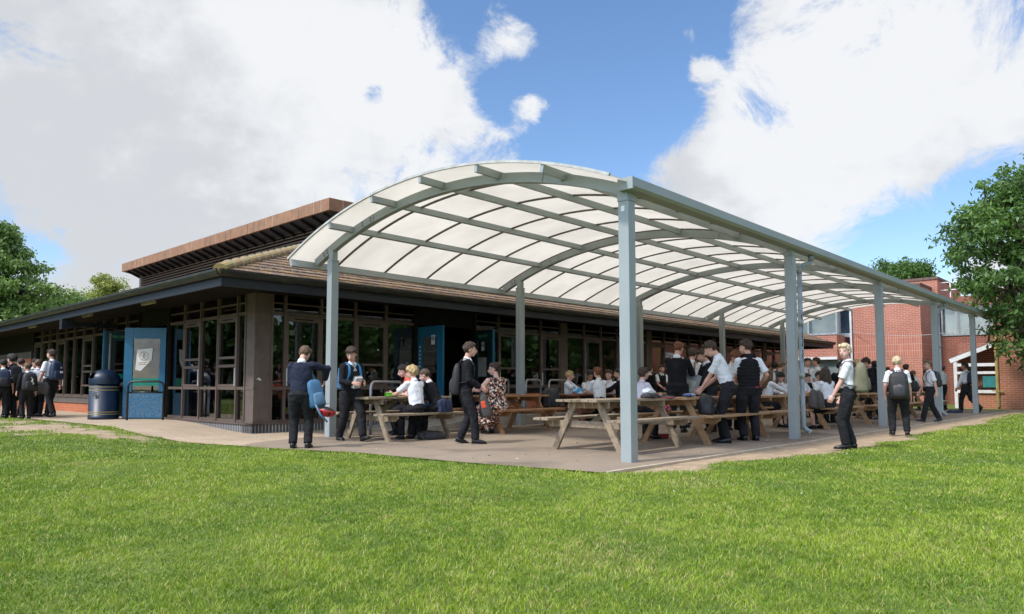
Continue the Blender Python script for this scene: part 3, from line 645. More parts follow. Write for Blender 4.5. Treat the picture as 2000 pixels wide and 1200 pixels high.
    bars = [U0+.0]+[.53+1.145*i for i in range(20)]+[U1]
    mb = MB()
    for i in range(len(bars)-1):
        ua, ub = bars[i]+.004, bars[i+1]-.004; vs = []
        for j in range(n+1):
            tj = .046+.954*j/n; p = ap(tj, .028); q = ap(tj, .038); vs += [(ua, *p), (ub, *p), (ub, *q), (ua, *q)]
        fs = [(3, 2, 1, 0), (4*n, 4*n+1, 4*n+2, 4*n+3)]
        for j in range(n):
            for k in range(4): k2 = (k+1) % 4; fs.append((4*j+k, 4*j+k2, 4*j+4+k2, 4*j+4+k))
        mb.add(vs, fs)
    mb.build('roof_sheet', m, R)
    bm_ = pm('glazing_bar', (.12, .10, .08), .5)
    b0 = arch(.036, .0, .027, 'glazing_bar', bars[1], .05, 1, bm_)
    for u in bars[2:-1]: c = b0.copy(); COL.objects.link(c); c.location = (u, 0, 0)
    for u in (U0, U1): arch(.03, .02, .055, 'edge_trim', u, .046, 1, pm('trim_cream', (.50, .50, .46), .5))
    # down pipes
    def pipe(u):
        mb = MB(); r = .042; x = u
        mb.tube([(x+.25, -.08, 3.30), (x+.25, -.08, 3.20)], [r*1.25]*2, 14); mb.tube([(x+.25, -.08, 3.22), (x+.24, -.07, 3.16), (x+.05, .02, 3.10), (x, .04, 3.05), (x, .04, 2.9)], [r]*5, 14)
        mb.tube([(x, .04, 2.95), (x, .04, .22), (x+.006, .02, .17), (x+.035, -.06, .095)], [r, r, r, r*1.05], 14)
        o = mb.build('downpipe', pm('pipe_grey', (.30, .36, .385), .38), R, smooth=True); mb = MB()
        for z in (3.0, 2.05, 1.1): mb.tube([(x, .04, z-.05), (x, .04, z+.05)], [r*1.22]*2, 14); mb.box((x-.45, .03, z-.012), (x, .05, z+.012))
        mb.tube([(x+.03, -.045, .107), (x+.038, -.068, .09)], [r*1.25]*2, 14)
        mb.build('collar', steel_paint, o, smooth=True)
        g = MB()
        if u < 8:
            for k in range(16):
                z = 1.35+.055*k; a = random.uniform(-.5, .5); g.beam((x+.01*math.sin(k*2)-r*.72, .04-r*.75, z), (x+.02*math.cos(k*3)-r*.5, .04-r*.93, z+.05), .006, .014)
            g.build('graffiti', black_metal, o)
        return o
    pipe(SP+.52); pipe(3*SP+.62)
    return R
# ================================================================ picnic tables
def wood(name, c1, c2, c3, tint=0):
    m, nt, b = newmat(name); b.inputs['Roughness'].default_value = .8; v = coords(nt, (1.2, 9, 9)); v2 = coords(nt, (6, 30, 30))
    c = mixrgb(nt, ramp(nt, noise_n(nt, v, 1.6, 4), .35, .65), c1, c2); c = mixrgb(nt, ramp(nt, noise_n(nt, v2, 2.2, 5, .7), .45, .75), c, c3)
    k = coords(nt, (2, 2, 2)); c = mixrgb(nt, ramp(nt, noise_n(nt, k, 1.7, 3), .52, .72), c, sc3(c2, .62))
    L(nt, c, b.inputs['Base Color']); bump(nt, b, noise_n(nt, v2, 2, 5), .5, .006); return m
WOODS = {}
def table(u, v, sep, kind, label, top_y=None):
    if kind not in WOODS:
        WOODS[kind] = {'old': lambda: wood('wood_weathered', (.29, .22, .145), (.18, .135, .09), (.40, .33, .235)), 'mid': lambda: wood('wood_tan', (.37, .22, .11), (.26, .15, .075), (.46, .30, .165)),
            'orange': lambda: wood('wood_orange', (.34, .165, .07), (.25, .12, .05), (.42, .22, .10)), 'dark': lambda: wood('wood_red_brown', (.20, .085, .045), (.13, .055, .03), (.26, .12, .06))}[kind]()
    W = WOODS[kind]; x, y = K.w(u, v); R = empty('picnic_table', (x, y, 0), K.rot+rad(random.uniform(-.6, .6)), label, 'picnic table', 'A-frame picnic tables under the canopy')
    hl = sep/2+.27; hs = sep/2
    def planks(n, y0, y1, z0, z1, name):
        mb = MB(); w = (y1-y0)/n
        for i in range(n):
            e = random.uniform(-.008, .008); mb.box((-hl+e, y0+i*w+.006, z0+random.uniform(-.001, .001)), (hl+e, y0+(i+1)*w-.006, z1+random.uniform(-.0015, .0015)))
        return mb.build(name, W, R, bev=.004)
    planks(5, -.36, .36, .70, .735, 'tabletop'); planks(2, -.78, -.50, .432, .468, 'bench'); planks(2, .50, .78, .432, .468, 'bench')
    for s in (-1, 1):
        xo = s*hs; i0, i1 = xo-s*.05, xo-s*.008; j0, j1 = xo-s*.006, xo+s*.038; mb = MB(); mb.box((i0, -.35, .61), (i1, .35, .6985)); mb.build('top_bearer', W, R, bev=.003)
        mb = MB(); mb.extr([(-.76, .4295), (-.76, .39), (-.68, .335), (.68, .335), (.76, .39), (.76, .4295)], 'x', i0, i1); mb.build('crossbeam', W, R, bev=.003)
        for t in (-1, 1):
            mb = MB(); a, b_ = (t*.20, .698), (t*.575, .004); w = .052
            mb.extr([(a[0]-w, a[1]), (a[0]+w, a[1]), (b_[0]+w, b_[1]), (b_[0]-w, b_[1])], 'x', j0, j1); mb.build('leg', W, R, bev=.003)
        mb = MB(); mb.beam((xo-s*.06, 0, .36), (xo-s*(hs-.06), 0, .68), .04, .08); mb.build('brace', W, R)
    mb = MB(); mb.box((-.045, -.35, .65), (.045, .35, .6985)); mb.build('batten', W, R)
    return R
# ================================================================ people
PEND = []           # meshes waiting for their voxel remesh
def skin_mat(c):
    k = 'skin_%.2f' % c[0]; return pm(k, c, .55, (c[0]*.88, c[1]*.74, c[2]*.70), 12, .35, .7, spec=.3)
SK = {'fair': (.62, .38, .29), 'pale': (.68, .44, .36), 'tan': (.42, .24, .16), 'brown': (.22, .115, .07)}
HC = {'blond': ((.56, .40, .19), (.40, .27, .12)), 'white_blond': ((.72, .60, .38), (.55, .42, .24)), 'brown': ((.060, .033, .019), (.028, .016, .010)), 'dark': ((.018, .013, .011), (.008, .006, .006)),
      'ginger': ((.20, .068, .024), (.12, .038, .014)), 'lightbrown': ((.15, .088, .045), (.085, .048, .025)), 'cropped': ((.10, .06, .04), (.075, .045, .03))}
def hair_mat(k):
    return pm('hair_'+k, sc3(HC[k][0], 1.25), .6, sc3(HC[k][1], .8), 42, .38, .62, scale=(1, 1, .35), bs=1.0, bd=.03, bsc=60, tint=.0)
def ik(a, t, l1, l2, hint):
    d = t-a; D = min(d.length, (l1+l2)*.998); dn = d.normalized(); t = a+dn*D
    x = (l1*l1-l2*l2+D*D)/(2*D); h = math.sqrt(max(0, l1*l1-x*x)); p = hint-dn*hint.dot(dn)
    if p.length < 1e-4: p = Vector((0, 1, 0))
    return a+dn*x+p.normalized()*h, t
def pend(mb, name, mat, parent, vox, sm=3, disp=0, seed=0):
    o = mb.build(name, mat, parent); o.data.polygons.foreach_set('use_smooth', [True]*len(o.data.polygons)); PEND.append((o, vox, sm, disp, seed)); return o
PC = [0]
def person(label, pos, S, yaw, top='shirt', bottom='trousers', hair=('short', 'brown'), skin='fair', lean=0, side=0, head=(0, 0), feet=None, hips=None, hands=None, curl=.55, tie=None, vox=.011,
           tc=None, glasses=False, build=1.0, group='pupils', waist=None, beard=None, z0=None, bc=None, twist=0):
    """yaw: 0 faces away from the camera side (+Y), 90 faces +X.  Lengths below are fractions of the height S."""
    PC[0] += 1; sid = PC[0]; x, y = pos; gz0 = GH(x, y)+.006 if z0 is None else z0
    R = empty('person', (x, y, gz0), rad(-yaw), label, 'person', group); V = Vector
    hz = (.521 if hips is None else hips[2])*S; P = V(((hips[0] if hips else 0)*S, (hips[1] if hips else 0)*S, hz))
    Tm = Matrix.Rotation(rad(side), 3, 'Y') @ Matrix.Rotation(rad(-lean), 3, 'X') @ Matrix.Rotation(rad(twist), 3, 'Z')
    tp = lambda a, b, c: P+Tm @ V((a*S, b*S, c*S))
    b = build; neck = tp(0, -.005, .300); sh = {-1: tp(-.094*b, 0, .272), 1: tp(.094*b, 0, .272)}
    ft = feet or {-1: (-.055, 0, .042, 0), 1: (.055, 0, .042, 0)}
    legs = {}
    for s in (-1, 1):
        hip = P+V((s*.052*S*b, 0, -.015*S)); f = ft[s]; an = V((f[0]*S, f[1]*S, f[2]*S)); kn, an = ik(hip, an, .243*S, .235*S, V((s*.12+(f[4] if len(f) > 4 else 0), 1, .15))); legs[s] = (hip, kn, an, f[3])
    arms = {}
    for s in (-1, 1):
        t = (hands or {}).get(s)
        if t is None: t = (s*.150*b, .02, .0); T = tp(t[0], t[1], -.035)
        else: T = V((t[0]*S, t[1]*S, t[2]*S))
        hint = V((s*.5, -1, -.25)) if t is None or len(t) < 4 else V(t[3])
        el, wr = ik(sh[s], T, .168*S, .148*S, hint); arms[s] = (sh[s], el, wr)
    Hm = Matrix.Rotation(rad(-head[0]), 3, 'Z') @ Matrix.Rotation(rad(head[1]), 3, 'X')
    hd = tp(0, .012, .325)+Hm @ V((0, .010*S, .082*S)); hp = lambda a, b_, c: hd+Hm @ V((a*S, b_*S, c*S))
    sk = skin_mat(SK[skin]); m = MB(); HM = Hm
    # head, neck
    m.ell(hp(0, -.008, .012), (.0475*S, .058*S, .056*S), HM); m.ell(hp(0, .012, -.022), (.039*S, .043*S, .047*S), HM); m.ell(hp(0, .030, -.052), (.021*S, .018*S, .017*S), HM)
    m.tube([hp(0, .048, .008), hp(0, .058, -.010), hp(0, .064, -.020), hp(0, .055, -.025)], [.006*S, .008*S, .0105*S, .007*S], 8)
    for s in (-1, 1): m.ell(hp(s*.0485, -.004, -.008), (.006*S, .012*S, .017*S), HM, 8, 6); m.ell(hp(s*.02, .047, .010), (.014*S, .007*S, .005*S), HM, 8, 5)
    m.ell(hp(0, .050, -.037), (.014*S, .009*S, .009*S), HM, 8, 5)
    m.tube([tp(0, -.01, .262), neck, hp(0, -.012, -.035)], [(.042*S, .036*S), (.031*S, .031*S), (.030*S, .032*S)], 12)
    # torso core
    m.tube([tp(0, 0, -.03), tp(0, 0, .05), tp(0, .004, .13), tp(0, .004, .22), tp(0, 0, .275)], [(.078*S, .052*S), (.070*S, .046*S), (.078*S, .052*S), (.088*S, .052*S), (.06*S, .036*S)], 14, rnd=True)
    for s in (-1, 1):
        a, e, w = arms[s]
        m.tube([tp(s*.05, 0, .27), a, a.lerp(e, .5), e, e.lerp(w, .35), e.lerp(w, .75), w], [.032*S, .031*S, .026*S, .0215*S, .0225*S, .017*S, .0145*S], 10)
        h, kn, an, fy = legs[s]; m.tube([h, kn, kn.lerp(an, .3), an], [.045*S, .032*S, .031*S, .021*S], 10); 
        # hand: palm, four fingers of unequal length, thumb leaving the side of the palm
        d = (w-e).normalized(); inn = V((-s, .15, 0)); inn = (inn-d*inn.dot(d)).normalized(); ac = d.cross(inn).normalized()
        if ac.dot(V((0, 1, .4))) < 0: ac = -ac
        pc = w+d*.052*S; m.tube([w, w+d*.015*S, w+d*.048*S, w+d*.056*S], [(.013*S, .010*S), (.018*S, .0095*S), (.024*S, .0095*S), (.021*S, .008*S)], 10, side=ac)
        for k, (o_, ln) in enumerate(((.0175, .040), (.006, .046), (-.006, .043), (-.017, .034))):
            b0 = w+d*.050*S+ac*(o_*S*1.08); p = b0; dd = d.copy(); pts = [b0]
            for j in range(3): dd = (dd*math.cos(curl*(.35+.55*j))+inn*math.sin(curl*(.35+.55*j))).normalized() if j else (d+inn*curl*.35).normalized(); p = p+dd*(ln*S*(.42, .32, .26)[j]); pts.append(p)
            m.tube(pts, [.0058*S, .0054*S, .0050*S, .0042*S], 6)
        tb = w+d*.016*S+ac*.014*S; m.tube([tb, tb+(d*.6+ac*.75+inn*.3).normalized()*.022*S, tb+(d*.6+ac*.75+inn*.3).normalized()*.022*S+(d*.95+ac*.2+inn*.5).normalized()*.022*S], [.0078*S, .0065*S, .005*S], 7)
    pend(m, 'body', sk, R, vox*.72, 2)
    # eyes, brows and mouth
    for s in (-1, 1):
        em = MB(); em.mi = 0; em.ell(hp(s*.0195, .0455, .001), (.0080*S, .0060*S, .0042*S), HM, 8, 6); em.mi = 1; em.ell(hp(s*.0195, .0500, .0008), (.0038*S, .0028*S, .0038*S), HM, 8, 6)
        em.mi = 2; em.beam(hp(s*.010, .0530, .0150), hp(s*.030, .0460, .0165), .004*S, .0035*S)
        em.build('eye', [pm('eye_white', (.55, .52, .5), .4), pm('eye_dark', (.02, .015, .012), .2), hair_mat(hair[1] if hair[1] != 'white_blond' else 'blond')], R, smooth=True)
    mm = MB(); mm.ell(hp(0, .0565, -.0385), (.0125*S, .0045*S, .0042*S), HM, 10, 6); mm.build('mouth', pm('lips', (.42, .17, .14), .5), R, smooth=True)
    if glasses:
        g = MB()
        for s in (-1, 1):
            for i in range(10): a0, a1 = 2*PI*i/10, 2*PI*(i+1)/10; g.beam(hp(s*.02+.013*math.cos(a0), .062, .001+.009*math.sin(a0)), hp(s*.02+.013*math.cos(a1), .062, .001+.009*math.sin(a1)), .0022*S, .0022*S)
            g.beam(hp(s*.033, .061, .003), hp(s*.050, -.002, .002), .002*S, .002*S)
        g.beam(hp(-.007, .063, .002), hp(.007, .063, .002), .002*S, .002*S); g.build('glasses', black_metal, R)
    # hair
    hm_ = MB(); st = hair[0]; rr = random.Random(sid*13)
    big = {'short': 1.0, 'crop': .955, 'mop': 1.10, 'curly': 1.09, 'long': 1.04, 'pony': 1.0, 'bun': 1.0, 'afro': 1.22}[st]
    def shell(c, r, cut):
        # part of an ellipsoid, kept above the hairline, displaced into tufts
        segs, rings = 40, 24; vs = []; ok = []
        for i in range(rings+1):
            th = PI*i/rings
            for k in range(segs):
                ph = 2*PI*k/segs; q = V((math.sin(th)*math.cos(ph), math.sin(th)*math.sin(ph), math.cos(th)))
                n1 = noise.noise(V((q.x*3.2+sid, q.y*3.2, q.z*2)))*.5+noise.noise(V((q.x*9, q.y*9+sid, q.z*4)))*.5+.45*noise.noise(V((q.x*22, q.y*22+sid, q.z*8)))
                f = 1+n1*(.05 if st == 'crop' else .21 if st != 'curly' and st != 'mop' else .32)
                p = V((c[0]+q.x*r[0]*f, c[1]+q.y*r[1]*f, c[2]+q.z*r[2]*f)); vs.append(hp(*p)); ok.append(cut(p, q))
        fs = []
        for i in range(rings):
            for k in range(segs):
                k2 = (k+1) % segs; f = (i*segs+k, (i+1)*segs+k, (i+1)*segs+k2, i*segs+k2)
                if all(ok[j] for j in f): fs.append(f)
        hm_.add(vs, fs)
    nape = -.050 if st in ('long', 'mop', 'curly') else -.040
    def cut(p, q):
        if p.y > .030: return p.z > (.030 if st != 'mop' else .018)+.006*math.sin(p.x*180+sid)-.10*max(0, abs(p.x)-.03)
        if p.y > .004: return p.z > .012
        if p.y > -.016: return p.z > -.004
        return p.z > nape
    shell((0, -.010, .016), (.0545*big, .0655*big, .0615*big), cut)
    if st in ('mop', 'curly', 'short'):
        for k in range(10 if st != 'short' else 6):
            x0 = -.034+.068*k/(9 if st != 'short' else 5); hm_.tube([hp(x0*.9, .022, .066), hp(x0, .046, .050), hp(x0*1.05+rr.uniform(-.008, .008), .050, (.026 if st != 'short' else .034)+rr.uniform(-.006, .006))], [.009*S, .007*S, .002*S], 6)
    if st == 'long':
        for k in range(15):
            a = PI*(-.18+1.36*k/14)+PI; x0, y0 = .052*math.cos(a), -.005+.058*math.sin(a)
            ln = rr.uniform(.16, .21); hm_.tube([hp(x0*.8, y0*.8, .03), hp(x0, y0, -.01), hp(x0*1.12, y0*1.05-.005, -.07), hp(x0*1.1+rr.uniform(-.01, .01), y0*1.0-.012, -.07-ln*.5), hp(x0*1.05, y0-.012, -.05-ln)], [.014*S, .017*S, .018*S, .015*S, .005*S], 7)
    if st in ('pony', 'bun'):
        if st == 'pony': hm_.tube([hp(0, -.07, .03), hp(0, -.10, .025), hp(0, -.115, -.03), hp(0, -.11, -.10), hp(0, -.105, -.17)], [.012*S, .022*S, .026*S, .020*S, .005*S], 9)
        else: hm_.ell(hp(0, -.070, .045), (.032*S, .030*S, .032*S), HM)
    ho = hm_.build('hair', hair_mat(hair[1]), R, smooth=True); md = ho.modifiers.new('s', 'SOLIDIFY'); md.thickness = .010*S; md.offset = -1
    # trousers / skirt
    tb_ = bc or cloth_trous; wz = (.075 if top in ('shirt', 'longshirt', 'gilet', 'waistcoat') else .035) if waist is None else waist
    if bottom in ('trousers', 'shorts'):
        t = MB(); t.tube([tp(0, 0, wz), tp(0, 0, .03), tp(0, -.004, -.015), P+V((0, -.004*S, -.045*S))], [(.083*S*b, .058*S*b), (.088*S*b, .064*S*b), (.094*S*b, .072*S*b), (.072*S, .060*S)], 18, rnd=True)
        for s in (-1, 1):
            h, kn, an, fy = legs[s]
            if bottom == 'trousers': pts = [h+V((0, 0, .02*S)), h.lerp(kn, .35), kn, kn.lerp(an, .35), kn.lerp(an, .97)]; rr_ = [.062*S*b, .058*S*b, .046*S, .043*S, .040*S]
            else: pts = [h+V((0, 0, .02*S)), h.lerp(kn, .4), h.lerp(kn, .92)]; rr_ = [.062*S, .058*S, .055*S]
            t.tube(pts, rr_, 14)
        pend(t, bottom, tb_, R, vox, 2, .0055*S, sid)
    elif bottom == 'skirt' or top == 'dress':
        t = MB(); k0 = (legs[-1][1]+legs[1][1])/2; ln = (k0-P); 
        if top == 'dress': e2 = (legs[-1][2]+legs[1][2])/2; t.tube([tp(0, 0, .10), P, P.lerp(k0, .5), k0+V((0, .0, .0)), k0.lerp(e2, .5), k0.lerp(e2, .8)], [(.085*S*b, .065*S*b), (.115*S*b, .10*S*b), (.125*S*b, .105*S*b), (.135*S*b, .10*S*b), (.14*S, .12*S), (.15*S, .13*S)], 22)
        else: t.tube([tp(0, 0, wz), P, P.lerp(k0, .5), P.lerp(k0, .95)], [(.078*S*b, .058*S*b), (.098*S*b, .085*S*b), (.112*S, .095*S), (.12*S, .10*S)], 20)
        pend(t, 'skirt', tb_, R, vox, 2, .006*S, sid)
    # shoes
    for s in (-1, 1):
        h, kn, an, fy = legs[s]; pitch = fy; q = Matrix.Rotation(rad(s*-9 if hips is None else s*-4), 3, 'Z') @ Matrix.Rotation(rad(pitch), 3, 'X'); sp_ = lambda a, b_, c: an+q @ V((a*S, b_*S, c*S))
        t = MB(); t.tube([sp_(0, -.036, -.015), sp_(0, -.026, -.014), sp_(0, .0, -.012), sp_(0, .045, -.020), sp_(0, .085, -.026), sp_(0, .108, -.031)], [(.014*S, .018*S), (.024*S, .026*S), (.026*S, .029*S), (.028*S, .021*S), (.027*S, .0155*S), (.015*S, .010*S)], 14, power=2.6)
        t.tube([sp_(0, -.005, -.015), sp_(0, -.008, .014)], [(.024*S, .026*S), (.022*S, .024*S)], 12)
        t.tube([sp_(0, -.040, -.037), sp_(0, -.03, -.037), sp_(0, .05, -.037), sp_(0, .095, -.037), sp_(0, .113, -.036)], [(.014*S, .0045*S), (.026*S, .0045*S), (.031*S, .0045*S), (.029*S, .0045*S), (.013*S, .004*S)], 14)
        t.build('shoe', shoe_m, R, smooth=True)
    # upper garments
    def torso(mb, hem, r, sleeve, cuff, puff=1.0, hemr=1.0):
        mb.tube([tp(0, 0, hem), tp(0, 0, hem+.035), tp(0, .004, .12), tp(0, .006, .19), tp(0, .002, .245), tp(0, -.004, .282), tp(0, -.006, .302)],
                [(.084*S*b*r*hemr, .060*S*b*r*hemr), (.088*S*b*r, .064*S*b*r), (.090*S*b*r, .065*S*b*r), (.099*S*b*r, .067*S*b*r), (.099*S*b*r, .060*S*r), (.072*S*b*r, .046*S*r), (.037*S, .037*S)], 20)
        for s in (-1, 1):
            a, e, w = arms[s]; ins = tp(s*.045, -.002, .262)
            if sleeve != 'none': mb.ell(a.lerp(e, .06), .0365*S*r)
            if sleeve == 'long': mb.ell(e, .033*S*r)
            if sleeve == 'short': mb.tube([ins, a.lerp(ins, .25), a.lerp(e, .12), a.lerp(e, .45), a.lerp(e, .80)], [.036*S*r, .037*S*r, .036*S*r, .037*S*r, .041*S*r], 12)
            elif sleeve == 'long': mb.tube([ins, a.lerp(ins, .25), a.lerp(e, .12), a.lerp(e, .5), e, e.lerp(w, .5), e.lerp(w, .93)], [.036*S*r, .037*S*r, .036*S*r, .033*S*r, .031*S*r, .028*S*r, .023*S*r], 12)
            else: mb.tube([ins, a.lerp(ins, .2)], [.040*S*r, .037*S*r], 12)
    def collar(r=1.0, mat=None):
        c = MB(); c.tube([tp(0, -.004, .288), tp(0, -.001, .306), tp(0, .004, .326)], [(.046*S*r, .043*S*r), (.039*S*r, .039*S*r), (.034*S*r, .036*S*r)], 16, cap=False)
        for s in (-1, 1): c.add([tp(s*.004, .041, .305), tp(s*.034, .030, .312), tp(s*.038, .040, .280), tp(s*.010, .057, .268)], [(0, 1, 2, 3)])
        o = c.build('collar', mat or cloth_white, R, smooth=True); k = o.modifiers.new('s', 'SOLIDIFY'); k.thickness = .004
    if top in ('shirt', 'longshirt', 'polo'):
        g = MB(); torso(g, .048 if top != 'polo' else .0, 1.0, 'long' if top == 'longshirt' else 'short', 0, hemr=1.0 if top != 'polo' else 1.08); pend(g, 'shirt', tc or cloth_white, R, vox, 2, .0065*S, sid+50); collar(1, tc)
    elif top in ('jumper', 'hoodie'):
        g = MB(); torso(g, -.005, 1.06, 'long', 0, hemr=.98); 
        pend(g, 'jumper' if top == 'jumper' else 'hoodie', tc or cloth_black, R, vox, 2, .0065*S, sid+50)
        if top == 'jumper': collar(1.02)
        else: g = MB(); g.tube([tp(0, -.045, .27), tp(0, -.055, .30), tp(0, -.035, .325)], [(.05*S, .022*S), (.055*S, .028*S), (.045*S, .018*S)], 12, rnd=True); pend(g, 'hood', tc or cloth_black, R, vox, 2)
    elif top == 'gilet':
        g = MB(); torso(g, .048, 1.0, 'short', 0); pend(g, 'shirt', cloth_white, R, vox, 2, .004*S, sid)
        g = MB(); pts = []; rs = []
        for k in range(9):
            z = -.02+.262*k/8
            for dz, q in ((0, 1.03), (.006, 1.085), (.016, 1.105), (.026, 1.085)): pts.append(tp(0, .002, z+dz)); w_ = (.094+.014*min(1, k/5))-(.0 if k < 7 else .010*(k-6)); rs.append((w_*S*q, .072*S*q))
        pts += [tp(0, -.002, .258), tp(0, -.004, .276), tp(0, -.004, .29), tp(0, -.002, .335)]; rs += [(.108*S, .070*S), (.086*S, .060*S), (.045*S, .044*S), (.042*S, .043*S)]
        g.tube(pts, rs, 24); o = g.build('gilet', tc or cloth_black, R, smooth=True)
        k = MB(); k.box((.035*S, -.010*S, 0), (.062*S, .0, .012*S), Matrix.Translation(tp(0, -.076, .0)) ); k.build('label_tag', pm('tag_red', (.55, .03, .04), .5), R)
    elif top == 'waistcoat':
        g = MB(); torso(g, .048, 1.0, 'short', 0); pend(g, 'shirt', cloth_white, R, vox, 2, .004*S, sid); g = MB(); torso(g, .02, 1.07, 'none', 0); pend(g, 'waistcoat', cloth_black, R, vox, 2); collar()
    elif top == 'dress':
        g = MB(); torso(g, .04, 1.06, 'none', 0); pend(g, 'dress', tc, R, vox, 2, .004*S, sid)
    if tie:
        t = MB(); m_ = {'red': pm('tie_red', (.28, .012, .02), .6), 'stripe': None, 'black': cloth_black}[tie]
        if m_ is None:
            if 'tie_stripe' not in MATS:
                mt, nt, bb = newmat('tie_stripe'); v = coords(nt); wv = N(nt, 'ShaderNodeTexWave'); wv.inputs['Scale'].default_value = 12; mp = N(nt, 'ShaderNodeMapping'); mp.inputs['Rotation'].default_value = (0, rad(40), 0); L(nt, v, mp.inputs[0]); L(nt, mp.outputs[0], wv.inputs[0])
                L(nt, mixrgb(nt, ramp(nt, wv.outputs['Fac'], .55, .6), (.008, .009, .02), (.6, .6, .62)), bb.inputs['Base Color']); MATS['tie_stripe'] = mt
            m_ = MATS['tie_stripe']
        cut_ = .075 if top in ('shirt', 'longshirt') else .20
        t.add([tp(-.010, .056, .285), tp(.010, .056, .285), tp(.007, .066, .262), tp(-.007, .066, .262), tp(-.018, .077, cut_+.03), tp(.018, .077, cut_+.03), tp(0, .076, cut_)], [(0, 1, 2, 3), (3, 2, 5, 4), (4, 5, 6)])
        o = t.build('tie', m_, R); k = o.modifiers.new('s', 'SOLIDIFY'); k.thickness = .006
    return dict(R=R, S=S, tp=tp, P=P, Tm=Tm, arms=arms, legs=legs, pos=(x, y, gz0), yaw=yaw, b=b, hp=hp)
def finish_people():
    vl = bpy.context.view_layer
    for o, vox, sm, disp, seed in PEND:
        m = o.modifiers.new('r', 'REMESH'); m.mode = 'VOXEL'; m.voxel_size = vox; m.use_smooth_shade = True
        s = o.modifiers.new('s', 'SMOOTH'); s.factor = .5; s.iterations = sm
    vl.update(); dg = bpy.context.evaluated_depsgraph_get()
    for o, vox, sm, disp, seed in PEND:
        me = bpy.data.meshes.new_from_object(o.evaluated_get(dg)); mats = [m for m in o.data.materials]; me.name = o.name
        old = o.data; o.modifiers.clear(); o.data = me; bpy.data.meshes.remove(old)
        if disp and vox < .02:
            nv = len(me.vertices); co = np.empty(nv*3); no = np.empty(nv*3); me.vertices.foreach_get('co', co); me.vertices.foreach_get('normal', no); co = co.reshape(-1, 3); no = no.reshape(-1, 3)
            d = np.array([noise.noise(Vector((x*7+z*5+seed, y*7, z*12-x*4)))+.45*noise.noise(Vector((x*20+z*10, y*20+seed, z*18))) for x, y, z in co.tolist()])
            d = 1-2*np.abs(d)*1.6; me.vertices.foreach_set('co', (co+no*(d*disp*.36)[:, None]).ravel()); me.update()
    PEND.clear()
# ---------------------------------------------------------------- bags
def bag_mesh(mb, w, d, h, M, sag=.0, power=3.4, seg=24):
    pts = []; rs = []
    for z, k, dd in ((0, .70, .70), (.025, .92, .94), (.10, 1, 1.05), (.35, 1.0, 1.03+sag), (.6, .98, .92), (.8, .93, .76), (.91, .82, .60), (.97, .58, .42), (.995, .30, .2), (1, .08, .06)):
        pts.append(M @ Vector((0, 0, z*h))); rs.append((w/2*k, d/2*dd))
    mb.tube(pts, rs, seg, side=M.to_3x3() @ Vector((1, 0, 0)), power=power)
def backpack(label, M, w, d, h, mat, mat2, S=None, straps=None, marks=None, group='school bags', name='backpack', trim=None):
    """M: world matrix, origin at the middle of the bag's bottom, local -y points away from the wearer"""
    R = bpy.data.objects.new(name, None); COL.objects.link(R); R.matrix_world = M; R.empty_display_size = .1; tag(R, label, 'backpack' if name == 'backpack' else 'bag', group)
    I = Matrix.Identity(4); mb = MB(); bag_mesh(mb, w, d, h, I); vo = mb.build('main_bag', mat, R, smooth=True)
    mb = MB(); bag_mesh(mb, w*.74, d*.55, h*.46, Matrix.Translation((0, -d*.36, h*.07))); mb.build('front_pocket', mat2, R, smooth=True)
    mb = MB(); mb.tube([(-.03, d*.1, h*.96), (-.025, d*.12, h*1.03), (.025, d*.12, h*1.03), (.03, d*.1, h*.96)], [.008]*4, 7); mb.build('grab_handle', mat2, R, smooth=True)
    mb = MB()
    pts = [(-w*.40, -d*.30, h*.45), (-w*.38, -d*.33, h*.70), (-w*.22, -d*.28, h*.86), (0, -d*.25, h*.90), (w*.22, -d*.28, h*.86), (w*.38, -d*.33, h*.70), (w*.40, -d*.30, h*.45)]
    mb.tube(pts, [.005]*7, 6); mb.build('zip', trim or black_metal, R, smooth=True)
    if marks: marks(R)
    return R
def world_of(p): return Matrix.Translation(p['pos']) @ Matrix.Rotation(rad(-p['yaw']), 4, 'Z')
def wear(p, label, mat, mat2, w=.27, d=.17, h=.40, drop=0, straps=True, strap_mat=None, off=(0, 0), tilt=0, marks=None, one=0, trim=None):
    """hang a backpack on a person's back, straps over both shoulders"""
    S = p['S']; tp = p['tp']; W = world_of(p); T4 = p['Tm'].to_4x4()
    base = tp(off[0], -.062-.5*d/S+.012, .300-h/S-drop+off[1]); M = W @ Matrix.Translation(base) @ T4 @ Matrix.Rotation(rad(tilt), 4, 'Y')
    R = backpack(label, M, w, d, h, mat, mat2, marks=marks, trim=trim)
    if straps:
        inv = M.inverted()
        for s in ((-1, 1) if not one else (one,)):
            pts = [tp(s*.035, -.068, .262-drop*.5), tp(s*.048, -.066, .292), tp(s*.054, -.03, .312), tp(s*.057, .018, .306), tp(s*.060, .062, .268), tp(s*.066, .080, .20), tp(s*.084, .066, .13), tp(s*.100, .01, .085), tp(s*.085, -.066, .07)]
            mb = MB(); mb.tube([inv @ W @ q for q in pts], [(.021, .006)]*9, 8, side=inv.to_3x3() @ W.to_3x3() @ p['Tm'] @ Vector((1, 0, 0))); mb.build('strap', strap_mat or mat2, R, smooth=True)
    return R
